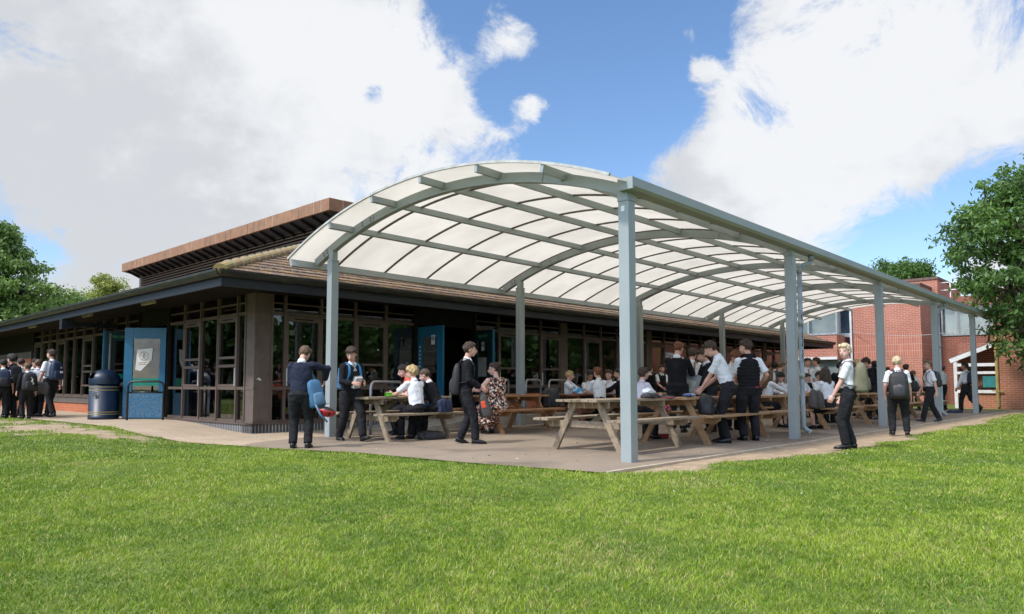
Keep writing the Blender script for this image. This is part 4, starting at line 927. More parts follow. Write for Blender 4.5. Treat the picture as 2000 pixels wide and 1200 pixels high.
def slump(label, loc, rz, w, d, h, mat, name='bag', tilt=(0, 0), seed=1, group='school bags', extra=None):
    """soft bag lying or standing on something"""
    R = empty(name, loc, rz, label, 'bag', group); mb = MB(); M = Matrix.Rotation(rad(tilt[0]), 4, 'X') @ Matrix.Rotation(rad(tilt[1]), 4, 'Y')
    bag_mesh(mb, w, d, h, M, power=2.8, seg=28)
    vs = []
    for x, y, z in mb.v:
        f = 1+.28*noise.noise(Vector((x*8+seed, y*8, z*8)))+.12*noise.noise(Vector((x*22, y*22+seed, z*22))); vs.append((x*f, y*f, max(.003, z*(.95+.2*noise.noise(Vector((x*7, y*7, seed)))))))
    mb.v = vs; mb.build('main_bag', mat, R, smooth=True); mb = MB()
    mb.tube([M @ Vector((-w*.2, -d*.4, h*.85)), M @ Vector((-w*.35, -d*.62, h*.5)), M @ Vector((-w*.3, -d*.7, h*.1)), M @ Vector((w*.1, -d*.75, .03))], [(.016, .005)]*4, 8); mb.build('strap', mat, R, smooth=True)
    return R
# ================================================================ trees
def leaf_mat(name, c1, c2, c3):
    m, nt, b = newmat(name); b.inputs['Roughness'].default_value = .5; ta = N(nt, 'ShaderNodeAttribute', attribute_name='tone')
    c = mixrgb(nt, ramp(nt, ta.outputs['Fac'], 0, .6), c1, c2); c = mixrgb(nt, ramp(nt, ta.outputs['Fac'], .7, 1), c, c3); L(nt, c, b.inputs['Base Color'])
    tl = N(nt, 'ShaderNodeBsdfTranslucent'); L(nt, c, tl.inputs[0]); mx = N(nt, 'ShaderNodeMixShader'); mx.inputs[0].default_value = .35
    L(nt, b.outputs[0], mx.inputs[1]); L(nt, tl.outputs[0], mx.inputs[2]); L(nt, mx.outputs[0], nt.nodes['Material Output'].inputs[0]); return m
def leaves(P, size, mat, name, parent, aspect=2.2, droop=.3, tone=None, seed=0):
    n = len(P); r = np.random.default_rng(seed+5)
    d = r.normal(size=(n, 3)); d[:, 2] -= droop*1.2; d /= np.linalg.norm(d, axis=1)[:, None]
    q = r.normal(size=(n, 3)); s = np.cross(d, q); s /= np.linalg.norm(s, axis=1)[:, None]
    L_ = (size*r.uniform(.6, 1.25, n))[:, None]; W_ = L_/aspect/2
    V = np.empty((n, 4, 3)); V[:, 0] = P; V[:, 1] = P+d*L_*.45+s*W_; V[:, 2] = P+d*L_; V[:, 3] = P+d*L_*.45-s*W_
    me = bpy.data.meshes.new(name); me.vertices.add(n*4); me.vertices.foreach_set('co', V.ravel()); me.loops.add(n*4); me.loops.foreach_set('vertex_index', np.arange(n*4, dtype=np.int32))
    me.polygons.add(n); me.polygons.foreach_set('loop_start', np.arange(0, n*4, 4, dtype=np.int32)); me.update(calc_edges=True)
    a = me.attributes.new('tone', 'FLOAT', 'POINT'); a.data.foreach_set('value', np.repeat(np.clip(tone+r.normal(0, .12, n), 0, 1), 4))
    me.materials.append(mat); o = bpy.data.objects.new(name, me); COL.objects.link(o); o.parent = parent; return o
def tree(label, loc, lobes, nclump, per, size, spread, mat, bark, trunk_h, tr=.25, seed=1, cat='tree', group=None, aspect=2.2, droop=.3, name='tree', lean=(0, 0)):
    R = empty(name, (loc[0], loc[1], loc[2] if len(loc) > 2 else GH(loc[0], loc[1])-.02), 0, label, cat, group); r = np.random.default_rng(seed)
    vol = np.array([l[3]*l[4]*l[5] for l in lobes])**.75; vol /= vol.sum(); C = []
    for i in range(nclump):
        l = lobes[r.choice(len(lobes), p=vol)]; q = r.normal(size=3); q /= np.linalg.norm(q); k = r.uniform(.25, 1)**.45
        nn = 1+.28*noise.noise(Vector((q[0]*2.2+seed, q[1]*2.2, q[2]*2.2+l[0])))
        C.append((l[0]+q[0]*l[3]*k*nn, l[1]+q[1]*l[4]*k*nn, l[2]+q[2]*l[5]*k*nn))
    C = np.array(C); tone_c = np.array([.45+.5*noise.noise(Vector((c[0]*.5+seed, c[1]*.5, c[2]*.6)))+.3*noise.noise(Vector((c[0]*1.6, c[1]*1.6+seed, c[2]*1.6))) for c in C])
    cnt = r.integers(int(per*.5), int(per*1.5), nclump); idx = np.repeat(np.arange(nclump), cnt); sg = spread*r.uniform(.55, 1.15, nclump)[idx][:, None]
    P = C[idx]+r.normal(size=(len(idx), 3))*sg*np.array([1, 1, .62]); leaves(P, size, mat, 'crown', R, aspect, droop, tone_c[idx], seed)
    mb = MB(); top = Vector((lean[0], lean[1], trunk_h)); mb.tube([(0, 0, 0), (lean[0]*.3, lean[1]*.3, trunk_h*.4), top], [tr*1.35, tr, tr*.75], 12)
    for l in lobes:
        c = Vector(l[:3]); a = top*.95; mid = a.lerp(c, .5)+Vector((0, 0, .06*(c-a).length)); mb.tube([a, mid, c], [tr*.5, tr*.32, tr*.14], 7)
    for i in r.choice(nclump, min(nclump, 260), replace=False):
        c = Vector(C[i]); l = min(lobes, key=lambda l: (Vector(l[:3])-c).length); a = Vector(l[:3]).lerp(top, .25*r.random()); m_ = a.lerp(c, .55)+Vector(r.normal(size=3)*.1); mb.tube([a, m_, c], [tr*.16, tr*.09, tr*.03], 5)
    mb.build('trunk', bark, R, smooth=True); return R
def build_trees():
    bark = pm('bark', (.10, .075, .055), .95, (.06, .045, .035), 8, bs=.8, bd=.03, scale=(3, 3, .6))
    g1 = leaf_mat('leaf_deep', (.05, .11, .025), (.11, .21, .04), (.22, .33, .07)); g2 = leaf_mat('leaf_mid', (.12, .21, .055), (.21, .32, .08), (.32, .42, .12)); g3 = leaf_mat('leaf_yellow', (.24, .29, .05), (.35, .39, .08), (.45, .48, .12))
    D = 24.5
    def w(px, py, d): r = ray(px, py); t = d/r[1]; return (r[0]*t, d, CAMZ+r[2]*t)
    def lobe(px, py, d, rpx, rpz, ry, org): x, y, z = w(px, py, d); return (x-org[0], y-org[1], z-org[2], rpx*d/F, ry, rpz*d/F)
    o = (w(2110, 750, D)[0], D, -.02)
    lb = [lobe(2050, 420, D, 85, 110, 2.2, o), lobe(1985, 440, D-.3, 75, 95, 1.8, o), lobe(1925, 470, D, 62, 66, 1.6, o), lobe(1880, 480, D, 48, 50, 1.0, o), lobe(1965, 560, D-.6, 66, 62, 1.6, o), lobe(2045, 590, D, 95, 80, 2.2, o), lobe(1990, 360, D, 34, 52, 1.2, o), lobe(1930, 385, D, 34, 36, 1.0, o),
          lobe(1990, 650, D-.8, 50, 50, 1.2, o), lobe(2120, 480, D, 100, 160, 2.5, o), lobe(2060, 330, D, 60, 60, 1.6, o), lobe(1905, 545, D, 36, 34, .9, o), lobe(1880, 440, D, 26, 28, .8, o), lobe(2060, 690, D, 50, 40, 1.5, o)]
    tree('big dark green ash tree with drooping leafy boughs in front of the brick wing', o, lb, 880, 40, .20, .17, g1, bark, 4.2, .3, 3, droop=.5, aspect=2.6)
    d = 44; o = (w(-20, 750, d)[0], d, 0)
    lb = [lobe(-30, 480, d, 55, 50, 2.5, o), lobe(25, 512, d, 48, 26, 2.5, o), lobe(35, 565, d, 58, 26, 2.5, o), lobe(-20, 590, d, 70, 40, 3, o), lobe(0, 462, d, 26, 26, 1.5, o), lobe(65, 612, d, 36, 22, 2, o), lobe(20, 640, d, 70, 30, 3, o)]
    tree('broad green tree with layered boughs at the left edge behind the pavilion roof', o, lb, 560, 44, .30, .27, g2, bark, 5, .35, 5, droop=.4)
    def small(px, top, bot, wpx, d, mat, lab, seed, n=260, size=.24, grp=None, sp=.38):
        o = (w(px, 750, d)[0], d, 0); h = (bot-top)/2; r_ = random.Random(seed)
        lb = [lobe(px+r_.uniform(-.45, .45)*wpx, r_.uniform(top+h*.5, bot-h*.4), d, wpx*.34, h*.5, 1.6, o) for _ in range(6)]+[lobe(px, top+h*.55, d, wpx*.25, h*.5, 1.3, o)]
        tree(lab, o, lb, n, 45, size, sp, mat, bark, 3.5, .22, seed, group=grp)
    small(135, 568, 640, 70, 50, g2, 'round dark green tree just right of the layered tree behind the low roof', 11, 420)
    small(190, 572, 640, 60, 56, g3, 'bushy yellow-green tree poking above the low roof left of the clerestory', 12, 330)
    small(216, 532, 620, 44, 48, g3, 'spindly bright yellow-green sapling left of the louvred clerestory', 13, 90, .17, sp=.22)
    small(90, 600, 660, 60, 60, g2, 'low dark green tree between the layered tree and the round one', 14, 300)
    small(1722, 508, 600, 42, 55, g1, 'leafy green tree top left of the brick stair tower, above the gutter', 21, 200, .22, sp=.30); small(1772, 504, 590, 46, 52, g1, 'second leafy green tree top beside the brick stair tower, above the gutter', 22, 220, .22, sp=.30)
    # woods to either side, out of frame, seen mirrored in the window panes
    r = np.random.default_rng(4); P = []
    for i in range(4200):
        left = r.random() < .5; y = r.uniform(-45, 42) if left else r.uniform(-50, 40); x = (-42 if left else 62)+r.normal(0, 1.5)+(.12*y if left else 0)
        hh = (6.4 if left else 8.0)+1.6*noise.noise(Vector((x*.1, y*.22, 0))); P.append((x, y, hh*r.random()**.85))
    P = np.repeat(np.array(P), 18, 0)+r.normal(size=(4200*18, 3))*np.array([.9, .9, .5]); P[:, 2] = np.maximum(P[:, 2], .05)
    o = leaves(P, .85, g1, 'distant_wood', None, 1.5, .1, np.full(len(P), .2), 9); tag(o, 'dark green woods beyond the field, mirrored in the window panes', 'trees', kind='stuff')
# ================================================================ brick school blocks behind
def build_school():
    rb = brick('school_brick', (.46, .165, .105), (.38, .13, .085), (.56, .43, .35), mult=1.15, ms=.014)
    rb2 = brick('school_brick_dark', (.27, .085, .05), (.20, .065, .042), (.36, .28, .22), mult=1.15, ms=.012)
    rb3 = brick('school_brick_orange', (.44, .17, .095), (.37, .14, .08), (.50, .40, .31), mult=1.15, ms=.012)
    rs = brick('school_soldier', (.46, .165, .105), (.38, .13, .085), (.60, .46, .38), bw=.075, bh=.26, soldier=True, mult=1.2, ms=.012)
    gl = glassmat('school_glass', .88, refl=.95); cur = pm('curtain_pale', (.42, .50, .54), .8, (.30, .38, .43), 1.2); alu = pm('alu_grey', (.34, .37, .38), .5)
    kv = lambda px, u: K.onu(px, 700, u)[0]; kz = lambda py, px, u: K.onu(px, py, u)[1]
    def E(label): return empty('school_block', (K.ox, K.oy, 0), K.rot, label, 'building')
    # the tall plain block; its face looks along -u, its return wall along -v
    UA = 31.0; v0 = kv(1801, UA); v1 = kv(1668, UA); zt = kz(556, 1801, UA); R = E('tall plain red brick school block with a band of upright bricks behind the canopy')
    UB = 37.5; zb0, zb1 = kz(700, 1740, UA), kz(650, 1740, UA)
    mb = MB(); mb.box((UA, v0, -.3), (UB, v1, zb0)); mb.box((UA, v0, zb1), (UB, v1, zt)); mb.build('wall', rb, R)
    mb = MB(); mb.box((UA-.012, v0-.012, zb0), (UB, v1, zb1)); mb.build('soldier_band', rs, R)
    zs = kz(545, 1823, UA+2); mb = MB(); mb.box((UA+2.2, v0-.3, zt-.3), (UB+1, v1-1, zs)); mb.build('stair_tower', rb, R); mb = MB(); mb.box((UA+2.15, v0-.35, zs), (UB+1, v1-.9, zs+.12)); mb.box((UA-.05, v0-.05, zt), (UB, v1, zt+.1)); mb.build('coping', pm('coping', (.16, .10, .08), .8), R)
    # window strip between the blocks
    va, vb = v1+.001, kv(1640, UA); mb = MB(); z2, z3, z4 = kz(600, 1652, UA), kz(655, 1652, UA), kz(700, 1652, UA); 
    f = MB(); 
    for a in (va+.05, vb-.09): f.box((UA-.06, a, z4-1.2), (UA+.02, a+.09, z2+.9))
    for z in (z2+.8, z2, z3, z3-.10, z4-1.2): f.box((UA-.059, va+.141, z), (UA+.02, vb-.091, z+.10))
    fo = f.build('window', white_m, R); mb.box((UA, va+.05, z4-1.2), (UA+.012, vb-.05, z2+.9)); mb.build('pane', gl, fo); mb = MB(); mb.box((UA+.3, va, z3), (UA+.35, vb, z2+1)); mb.build('curtain', pm('curtain_blue', (.05, .12, .26), .8, (.2, .3, .42), 1.5), fo)
    mb = MB(); mb.box((UA+.02, vb, -.3), (UB, vb+.35, zt)); mb.build('wall', rb, R)
    # left wing with long glazed upper storey
    R = E('low red brick school wing with pale glazed upper storey left of the tall block'); UL = UA-1.2; v2 = kv(1636, UL); v3 = kv(1300, UL); zt2 = kz(655, 1600, UL); zt3 = kz(596, 1600, UL)
    mb = MB(); mb.box((UL, v2, -.3), (UL+8, v3, kz(745, 1560, UL))); mb.box((UL, v2, kz(704, 1560, UL)), (UL+8, v3, zt2)); mb.box((UL, kv(1500, UL), 0), (UL+8, v3, zt2)); mb.build('wall', rb, R)
    vv = kv(1570, UL)
    fo = MB(); nb = 7; W_ = (v3-v2)/nb
    for i in range(nb+1): fo.box((UL-.03, v2+W_*i-.04, zt2), (UL+.06, v2+W_*i+.04, zt3))
    fo.box((UL-.032, v2, zt2), (UL+.06, v3, zt2+.09)); fo.box((UL-.06, v2-.03, zt3), (UL+8, v3, zt3+.35)); 
    z5, z6 = kz(745, 1560, UL), kz(704, 1560, UL); fo.box((UL-.05, v2, z6-.0), (UL+.05, kv(1500, UL), z6+.14)); fo.box((UL-.04, v2, z5-.1), (UL+.05, kv(1500, UL), z5))
    fo = fo.build('window', alu, R); mb = MB(); mb.box((UL, v2, zt2), (UL+.015, v3, zt3)); mb.box((UL+.002, v2, z5), (UL+.017, kv(1500, UL), z6)); mb.build('pane', gl, fo)
    mb = MB(); mb.box((UL+.25, v2, zt2), (UL+.3, v3, zt3)); mb.box((UL+.25, v2, z5), (UL+.3, v3, z6)); mb.build('curtain', cur, fo)
    mb = MB(); mb.box((UL-.055, v2, z6-.001), (UL-.0505, kv(1500, UL), z6+.13)); mb.build('window_head', white_m, fo)
    # right-hand wing set back, strip window, lean-to porch
    R = E('dark red brick school wing with strip window behind the last canopy post'); UR = 33.5; v4 = kv(1843, UR); v5 = kv(2060, UR); za, zc_ = kz(655, 1890, UR), kz(598, 1890, UR)
    mb = MB(); mb.box((UR, v5, -.3), (UR+6, v4+1.5, za)); mb.box((UR, v5, zc_+.0), (UR+6, v4+1.5, zc_+.5)); mb.build('wall', rb2, R)
    f = MB(); n = 7
    for i in range(n+1): v = v4+(v5-v4)*i/n; f.box((UR-.03, v-.035, za), (UR+.05, v+.035, zc_))
    f.box((UR-.05, v5, za), (UR+.05, v4, za+.1)); fo = f.build('window', alu, R); mb = MB(); mb.box((UR, v5, za), (UR+.012, v4, zc_)); mb.build('pane', gl, fo); mb = MB(); mb.box((UR+.3, v5, za), (UR+.33, v4, zc_)); mb.build('curtain', cur, fo)
    # rail on the roof
    f = MB(); zz = zc_+.5
    for k in range(5): v = v4+1+(v5-v4-1)*k/4; f.beam((UR+.3, v, zz), (UR+.3, v, zz+.8), .05, .05)
    for z in (.4, .78): f.beam((UR+.3, v4+1, zz+z), (UR+.3, v5, zz+z), .045, .045)
    f.build('roof_rail', white_m, R)
    # orange brick gable wall nearest the camera with white lean-to porch
    R = E('orange brick school wing under the big tree with a yellow pipe up its wall'); UG = 26.6; v6 = kv(1943, UG); v7 = kv(2300, UG); zg = kz(560, 1990, UG)
    mb = MB(); mb.box((UG, v7, -.3), (UG+6, v6, zg)); mb.build('wall', rb3, R)
    yp = pm('pipe_yellow', (.42, .32, .10), .5, (.3, .22, .08), 6); mb = MB(); vp = v6-.06
    mb.tube([(UG-.08, vp, .1), (UG-.08, vp, zg)], [.055, .055], 10)
    for z in (.7, 2.3, 3.9): mb.tube([(UG-.08, vp, z-.04), (UG-.08, vp, z+.04)], [.075]*2, 10)
    mb.beam((UG-.1, vp-.2, .72), (UG-.1, vp+.2, .72), .05, .04); mb.build('pipe', yp, R)
    R = empty('porch', (K.ox, K.oy, 0), K.rot, 'white framed lean-to porch with sloping roof and brick infill by the yellow pipe', 'porch'); UP = 26.9; va, vb = v6+.02, kv(1862, UP)
    z = lambda py, px: kz(py, px, UP); zr1, zr0 = z(672, 1940), z(706, 1858)
    mb = MB(); mb.box((UP, va, -.2), (UP+4, vb, z(765, 1900))); mb.box((UP+.8, va, z(765, 1900)), (UP+1.0, vb, z(735, 1900))); mb.build('wall', rb3, R)
    mb = MB(); mb.box((UP+.9, va, z(735, 1900)), (UP+1.1, vb, zr0+.8)); mb.build('inner_wall', rb2, R)
    f = MB(); f.beam((UP-.03, va, zr1), (UP-.03, vb+.12, zr0), .10, .17); f.add([(UP, va, zr1+.13), (UP, vb+.15, zr0+.12), (UP+4, vb+.15, zr0+.12), (UP+4, va, zr1+.13)], [(0, 1, 2, 3)])
    f.box((UP-.06, vb-.12, 0), (UP+.06, vb, zr0)); f.box((UP-.05, va, z(731, 1900)), (UP+.05, vb-.121, z(726, 1900))); f.box((UP-.05, va, z(716, 1900)), (UP+.05, vb-.121, z(710, 1900))); f.box((UP-.08, va, z(768, 1900)), (UP+.05, vb-.121, z(762, 1900)))
    f.build('frame', white_m, R)
    mb = MB(); mb.box((UP+.01, va, z(762, 1900)), (UP+.02, vb-.12, z(731, 1900))); mb.box((UP+.011, va, z(726, 1900)), (UP+.021, vb-.12, z(716, 1900))); mb.build('pane', glassmat('porch_glass', .75, refl=.6), R)
    mb = MB(); vt = kv(1935, UP); mb.box((UP-.02, vt-.2, z(757, 1935)), (UP+.04, vt+.3, z(735, 1935))); mb.build('notice', pm('notice_teal', (.02, .22, .22), .6), R)
    # overhead cable
    mb = MB(); a, b_ = Vector((UA-.05, v1, zb1+.1)), Vector((UG-.05, v6-1.5, zg-1.0)); pts = [a.lerp(b_, t/10)-Vector((0, 0, .5*math.sin(PI*t/10))) for t in range(11)]; mb.tube(pts, [.012]*11, 5)
    o = mb.build('cable', pm('cable_pale', (.45, .42, .4), .6), None); o.location = (K.ox, K.oy, 0); o.rotation_euler[2] = K.rot; tag(o, 'thin pale cable sagging between the brick blocks', 'cable')
# ================================================================ small things
def build_bin():
    x, y = gz(193.5, 822, .12); x, y = x*.99, y; S = .95; R = empty('litter_bin', (x, y, GH(x, y)+.004), rad(-32), 'dark blue domed litter bin with gold bands beside the open blue door', 'litter bin')
    bl = pm('bin_blue', (.004, .017, .042), .42, (.003, .013, .032), 4, bs=.03); gold = pm('bin_gold', (.46, .36, .12), .45); r = .315
    mb = MB(); mb.tube([(0, 0, 0), (0, 0, .075), (0, 0, .08), (0, 0, .82)], [r*1.01, r*1.01, r*.985, r*.985], 40); body = mb.build('body', bl, R, smooth=True)
    for e in body.data.polygons: e.use_smooth = abs(e.normal.z) < .5
    mb = MB(); vs = []; n = 40; rings = 10; fs = []
    for i in range(rings+1):
        t = PI/2*i/rings
        for k in range(n): a = 2*PI*k/n; vs.append((r*1.03*math.cos(t)*math.cos(a), r*1.03*math.cos(t)*math.sin(a), .90+.25*math.sin(t)))
    for i in range(rings):
        for k in range(n):
            k2 = (k+1) % n; am = (k+.5)/n*360
            if 1 <= i <= 4 and 248 <= am <= 292: continue
            fs.append((i*n+k, i*n+k2, (i+1)*n+k2, (i+1)*n+k))
    mb.add(vs, fs); mb.tube([(0, 0, .81), (0, 0, .90)], [r*1.03, r*1.03], 40, cap=False); hd = mb.build('hood', bl, R, smooth=True)
    mb = MB(); mb.tube([(0, 0, .84), (0, 0, 1.08)], [r*.86, r*.62], 24); mb.build('liner', black_metal, hd)
    for z in (.115, .165, .665, .735): mb = MB(); mb.tube([(0, 0, z), (0, 0, z+.014)], [r*.992]*2, 40, cap=False); mb.build('gold_band', gold, body, smooth=True)
    mb = MB(); a0 = rad(-62)
    for i in range(24):
        a, b_ = 2*PI*i/24, 2*PI*(i+1)/24; f = lambda t: (r*1.0*math.cos(a0+.068*math.cos(t)/r), r*1.0*math.sin(a0+.068*math.cos(t)/r), .555+.068*math.sin(t)); mb.beam(f(a), f(b_), .006, .005)
    for q in ((-.02, .0), (.02, .0), (0, .03), (0, -.02)): mb.ell((r*.995*math.cos(a0+q[0]/r), r*.995*math.sin(a0+q[0]/r), .555+q[1]), (.016, .016, .018), seg=8, rings=5)
    mb.build('emblem', pm('emblem_grey', (.13, .15, .16), .5), body)
def hoop(px1, px2, label, zt, mat, frm, base, rz=None, mid=False, r=.024, name='hoop_barrier', y=None):
    a, b_ = Vector(px1), Vector(px2); c = (a+b_)/2; d = b_-a; w = d.length/2; ang = math.atan2(d.y, d.x)
    R = empty(name, (c.x, c.y, base), ang, label, 'barrier', 'hoop barriers beside the pavilion doors'); mb = MB(); q = .11; pts = [(-w, 0, 0), (-w, 0, zt-q), (-w+q*.3, 0, zt-q*.3), (-w+q, 0, zt), (w-q, 0, zt), (w-q*.3, 0, zt-q*.3), (w, 0, zt-q), (w, 0, 0)]
    mb.tube(pts, [r]*8, 12, side=(0, 1, 0)); mb.build('hoop', mat, R, smooth=True)
    if mid: mb = MB(); mb.tube([(-w, 0, zt*.72), (w, 0, zt*.72)], [r*.8]*2, 10, side=(0, 1, 0)); mb.build('mid_rail', mat, R, smooth=True)
def build_props():
    build_bin()
    cp = lambda px, d: (lambda r: (r[0]/r[1]*d, d))(ray(px, 700)); h1 = cp(252, 16.2); h2 = cp(322, 16.3); hoop(h1, h2, 'black hoop barrier standing against the open worn blue door', .87, black_metal, None, .15, mid=True)
    hs = [((0.95, 7.15), (1.5, 6.35), 'grey hoop barrier behind the left-hand weathered table'), ((3.0, 7.3), (3.7, 6.7), 'grey hoop barrier behind the seated short-haired boy and woman'), ((4.9, 7.3), (5.2, 6.7), 'grey hoop barrier right of the floral dress'), ((6.3, 7.3), (6.75, 6.7), 'grey hoop barrier just right of the second rear post'), ((7.7, 7.3), (8.6, 6.7), 'grey hoop barrier behind the black coat by the rear tables')]
    def proj_col(px, v): return K.onv(px, 700, v)[0]
    for (pa, pb), lab in zip([(725, 786), (880, 920), (985, 993), (1027, 1056), (1072, 1116)], [h[2] for h in hs]):
        va, vb = (6.25, 6.9) if pa < 800 else (6.75, 7.4); a = K.w(proj_col(pa, va), va); b_ = K.w(proj_col(pb, vb-.2), vb-.2)
        hoop(a, b_, lab, 1.0 if pa < 800 else .84, galv, None, 0 if pa < 800 else .23, r=.026)
# ================================================================ sky, light, camera
def build_world():
    w = bpy.data.worlds.new('World'); sc.world = w; w.use_nodes = True; nt = w.node_tree; bg = nt.nodes['Background']; bg.inputs[1].default_value = .125
    el, az = SUN
    sk = N(nt, 'ShaderNodeTexSky', sky_type='NISHITA', sun_disc=False, sun_elevation=el, sun_rotation=az, air_density=1.0, dust_density=.6, ozone_density=2.5)
    tc = N(nt, 'ShaderNodeTexCoord'); g = tc.outputs['Generated']
    def dirn(px, py): v = Vector(ray(px, py)); return v.normalized()
    nrm = N(nt, 'ShaderNodeVectorMath', operation='NORMALIZE'); L(nt, g, nrm.inputs[0]); d = nrm.outputs[0]
    def math_(op, a, b_=None):
        n = N(nt, 'ShaderNodeMath', operation=op)
        for i, v in enumerate((a, b_)):
            if v is None: continue
            if isinstance(v, (int, float)): n.inputs[i].default_value = v
            else: L(nt, v, n.inputs[i])
        return n.outputs[0]
    # cloud noise on a flat layer overhead: direction / (height + k)
    sp = N(nt, 'ShaderNodeSeparateXYZ'); L(nt, d, sp.inputs[0]); zz = math_('ADD', math_('MAXIMUM', sp.outputs[2], 0.0), .22)
    cx = math_('DIVIDE', sp.outputs[0], zz); cy = math_('DIVIDE', sp.outputs[1], zz); cb = N(nt, 'ShaderNodeCombineXYZ'); L(nt, cx, cb.inputs[0]); L(nt, cy, cb.inputs[1])
    def nn(v, s, det, r=.55, dist=0, lac=2.0):
        n = N(nt, 'ShaderNodeTexNoise'); n.inputs['Scale'].default_value = s; n.inputs['Detail'].default_value = det; n.inputs['Roughness'].default_value = r; n.inputs['Distortion'].default_value = dist; L(nt, v, n.inputs['Vector']); return n.outputs[0]
    base = nn(cb.outputs[0], 1.25, 10, .60, .25); fine = nn(d, 9, 11, .70, .5)
    dens = math_('ADD', math_('MULTIPLY', math_('SUBTRACT', base, .5), .9), math_('MULTIPLY', math_('SUBTRACT', fine, .5), 2.6))
    def blob(px, py, r, wgt):
        c = dirn(px, py); n = N(nt, 'ShaderNodeVectorMath', operation='DISTANCE'); L(nt, d, n.inputs[0]); n.inputs[1].default_value = c
        mr = N(nt, 'ShaderNodeMapRange', interpolation_type='SMOOTHSTEP'); L(nt, n.outputs['Value'], mr.inputs[0]); mr.inputs[1].default_value = 0; mr.inputs[2].default_value = r/F; mr.inputs[3].default_value = wgt; mr.inputs[4].default_value = 0
        return mr.outputs[0]
    tot = dens
    BL = [(1080, 150, 330, -.62), (1180, 230, 230, -.55), (960, -40, 260, -.40), (1250, 40, 260, -.5), (1130, 310, 150, -.30), (1400, -30, 110, -.2), (1490, 205, 90, -.22), (1340, 230, 90, -.15), (1180, -200, 400, -.6),
          (985, 62, 85, .95), (1040, 85, 75, .8), (1095, 104, 55, .6), (1025, 206, 60, .72), (1065, 210, 55, .62), (1362, 140, 50, .75), (1385, 125, 40, .3), (1350, 70, 45, .45), (870, 150, 120, .35), (890, 30, 90, -.35), (958, 195, 70, -.5), (1395, 90, 60, -.35), (1290, 330, 60, .2), (930, 260, 170, .55), (1090, 300, 60, .45), (1410, 190, 60, .4),
          (1760, 455, 150, -.55), (1640, 500, 110, -.25), (1860, 400, 120, -.30), (1590, 40, 100, -.30), (1980, 380, 120, -.3), (1700, 80, 60, -.25), (1530, 240, 50, -.3), (1830, 190, 60, -.2), (120, 520, 130, -.34), (250, 560, 110, -.2), (60, 490, 90, -.2), (730, 180, 40, -.6),
          (150, 555, 90, .25), (400, 250, 560, .45), (200, 150, 600, .35), (700, 180, 330, .35), (1650, 220, 340, .42), (1850, 120, 360, .35), (1500, 400, 260, .45), (1400, 330, 150, .35)]
    for b_ in BL: tot = math_('ADD', tot, blob(*b_))
    fac = N(nt, 'ShaderNodeMapRange', interpolation_type='SMOOTHSTEP'); L(nt, math_('ADD', tot, .13), fac.inputs[0]); fac.inputs[1].default_value = -.16; fac.inputs[2].default_value = .42
    # tone of the clouds: bright billows, grey bellies
    sh = nn(cb.outputs[0], 1.9, 8, .55, .1); 
    tone = math_('ADD', math_('MULTIPLY', math_('SUBTRACT', sh, .5), 2.0), math_('MULTIPLY', math_('SUBTRACT', nn(d, 6, 8, .65), .5), 1.7))
    for b_ in [(60, 300, 420, -.36), (330, 430, 330, -.34), (430, 110, 220, -.12), (1150, 330, 200, .3), (620, 60, 230, .30), (760, 330, 330, .25), (880, 150, 170, .30), (20, 130, 160, .22), (1650, 330, 330, .30), (1580, 130, 250, .30), (1900, 220, 220, .05), (1750, 60, 200, .12), (560, 430, 200, -.2), (1010, 68, 120, .3), (1042, 205, 100, .3)]: tone = math_('ADD', tone, blob(*b_))
    tr = N(nt, 'ShaderNodeMapRange', interpolation_type='SMOOTHSTEP'); L(nt, tone, tr.inputs[0]); tr.inputs[1].default_value = -.40; tr.inputs[2].default_value = .30
    cc = mixrgb(nt, tr.outputs[0], (3.85, 3.97, 4.15), (5.2, 5.27, 5.38))
    hs = N(nt, 'ShaderNodeHueSaturation'); hs.inputs['Saturation'].default_value = 1.08; hs.inputs['Value'].default_value = 1.0; L(nt, sk.outputs[0], hs.inputs['Color'])
    global SKYMIX
    c = N(nt, 'ShaderNodeMix', data_type='RGBA'); c.clamp_result = False; c.clamp_factor = True
    fa = math_('MULTIPLY', fac.outputs[0], .97); L(nt, fa, c.inputs[0]); bl = mixrgb(nt, 1.0, hs.outputs[0], (1.08, 1.10, 1.14), 'MULTIPLY'); L(nt, bl, c.inputs[6]); L(nt, cc, c.inputs[7]); 
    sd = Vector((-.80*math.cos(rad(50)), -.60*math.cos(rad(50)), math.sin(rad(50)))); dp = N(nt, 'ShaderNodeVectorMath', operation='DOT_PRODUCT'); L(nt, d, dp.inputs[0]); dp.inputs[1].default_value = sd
    gm = N(nt, 'ShaderNodeMapRange', interpolation_type='SMOOTHSTEP'); L(nt, dp.outputs['Value'], gm.inputs[0]); gm.inputs[1].default_value = .30; gm.inputs[2].default_value = 1; gm.inputs[3].default_value = 1; gm.inputs[4].default_value = 2.6   # sky round the sun, unseen behind the camera, boosted as added fill light
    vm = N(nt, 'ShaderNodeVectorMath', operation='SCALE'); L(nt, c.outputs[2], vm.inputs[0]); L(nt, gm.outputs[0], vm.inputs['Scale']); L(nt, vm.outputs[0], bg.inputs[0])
SUN = (rad(48), 0)
def build_light():
    global SUN
    # towards the sun: behind the camera on the left
    ax, ay = -.80, -.60; el = rad(50); az = math.atan2(ax, ay); SUN = (el, az)
    s = bpy.data.lights.new('sun', 'SUN'); s.energy = 2.5; s.angle = rad(5); s.color = (1, .955, .89); o = bpy.data.objects.new('sun', s); COL.objects.link(o)
    v = Vector((ax*math.cos(el), ay*math.cos(el), math.sin(el))); o.rotation_euler = v.to_track_quat('Z', 'Y').to_euler()
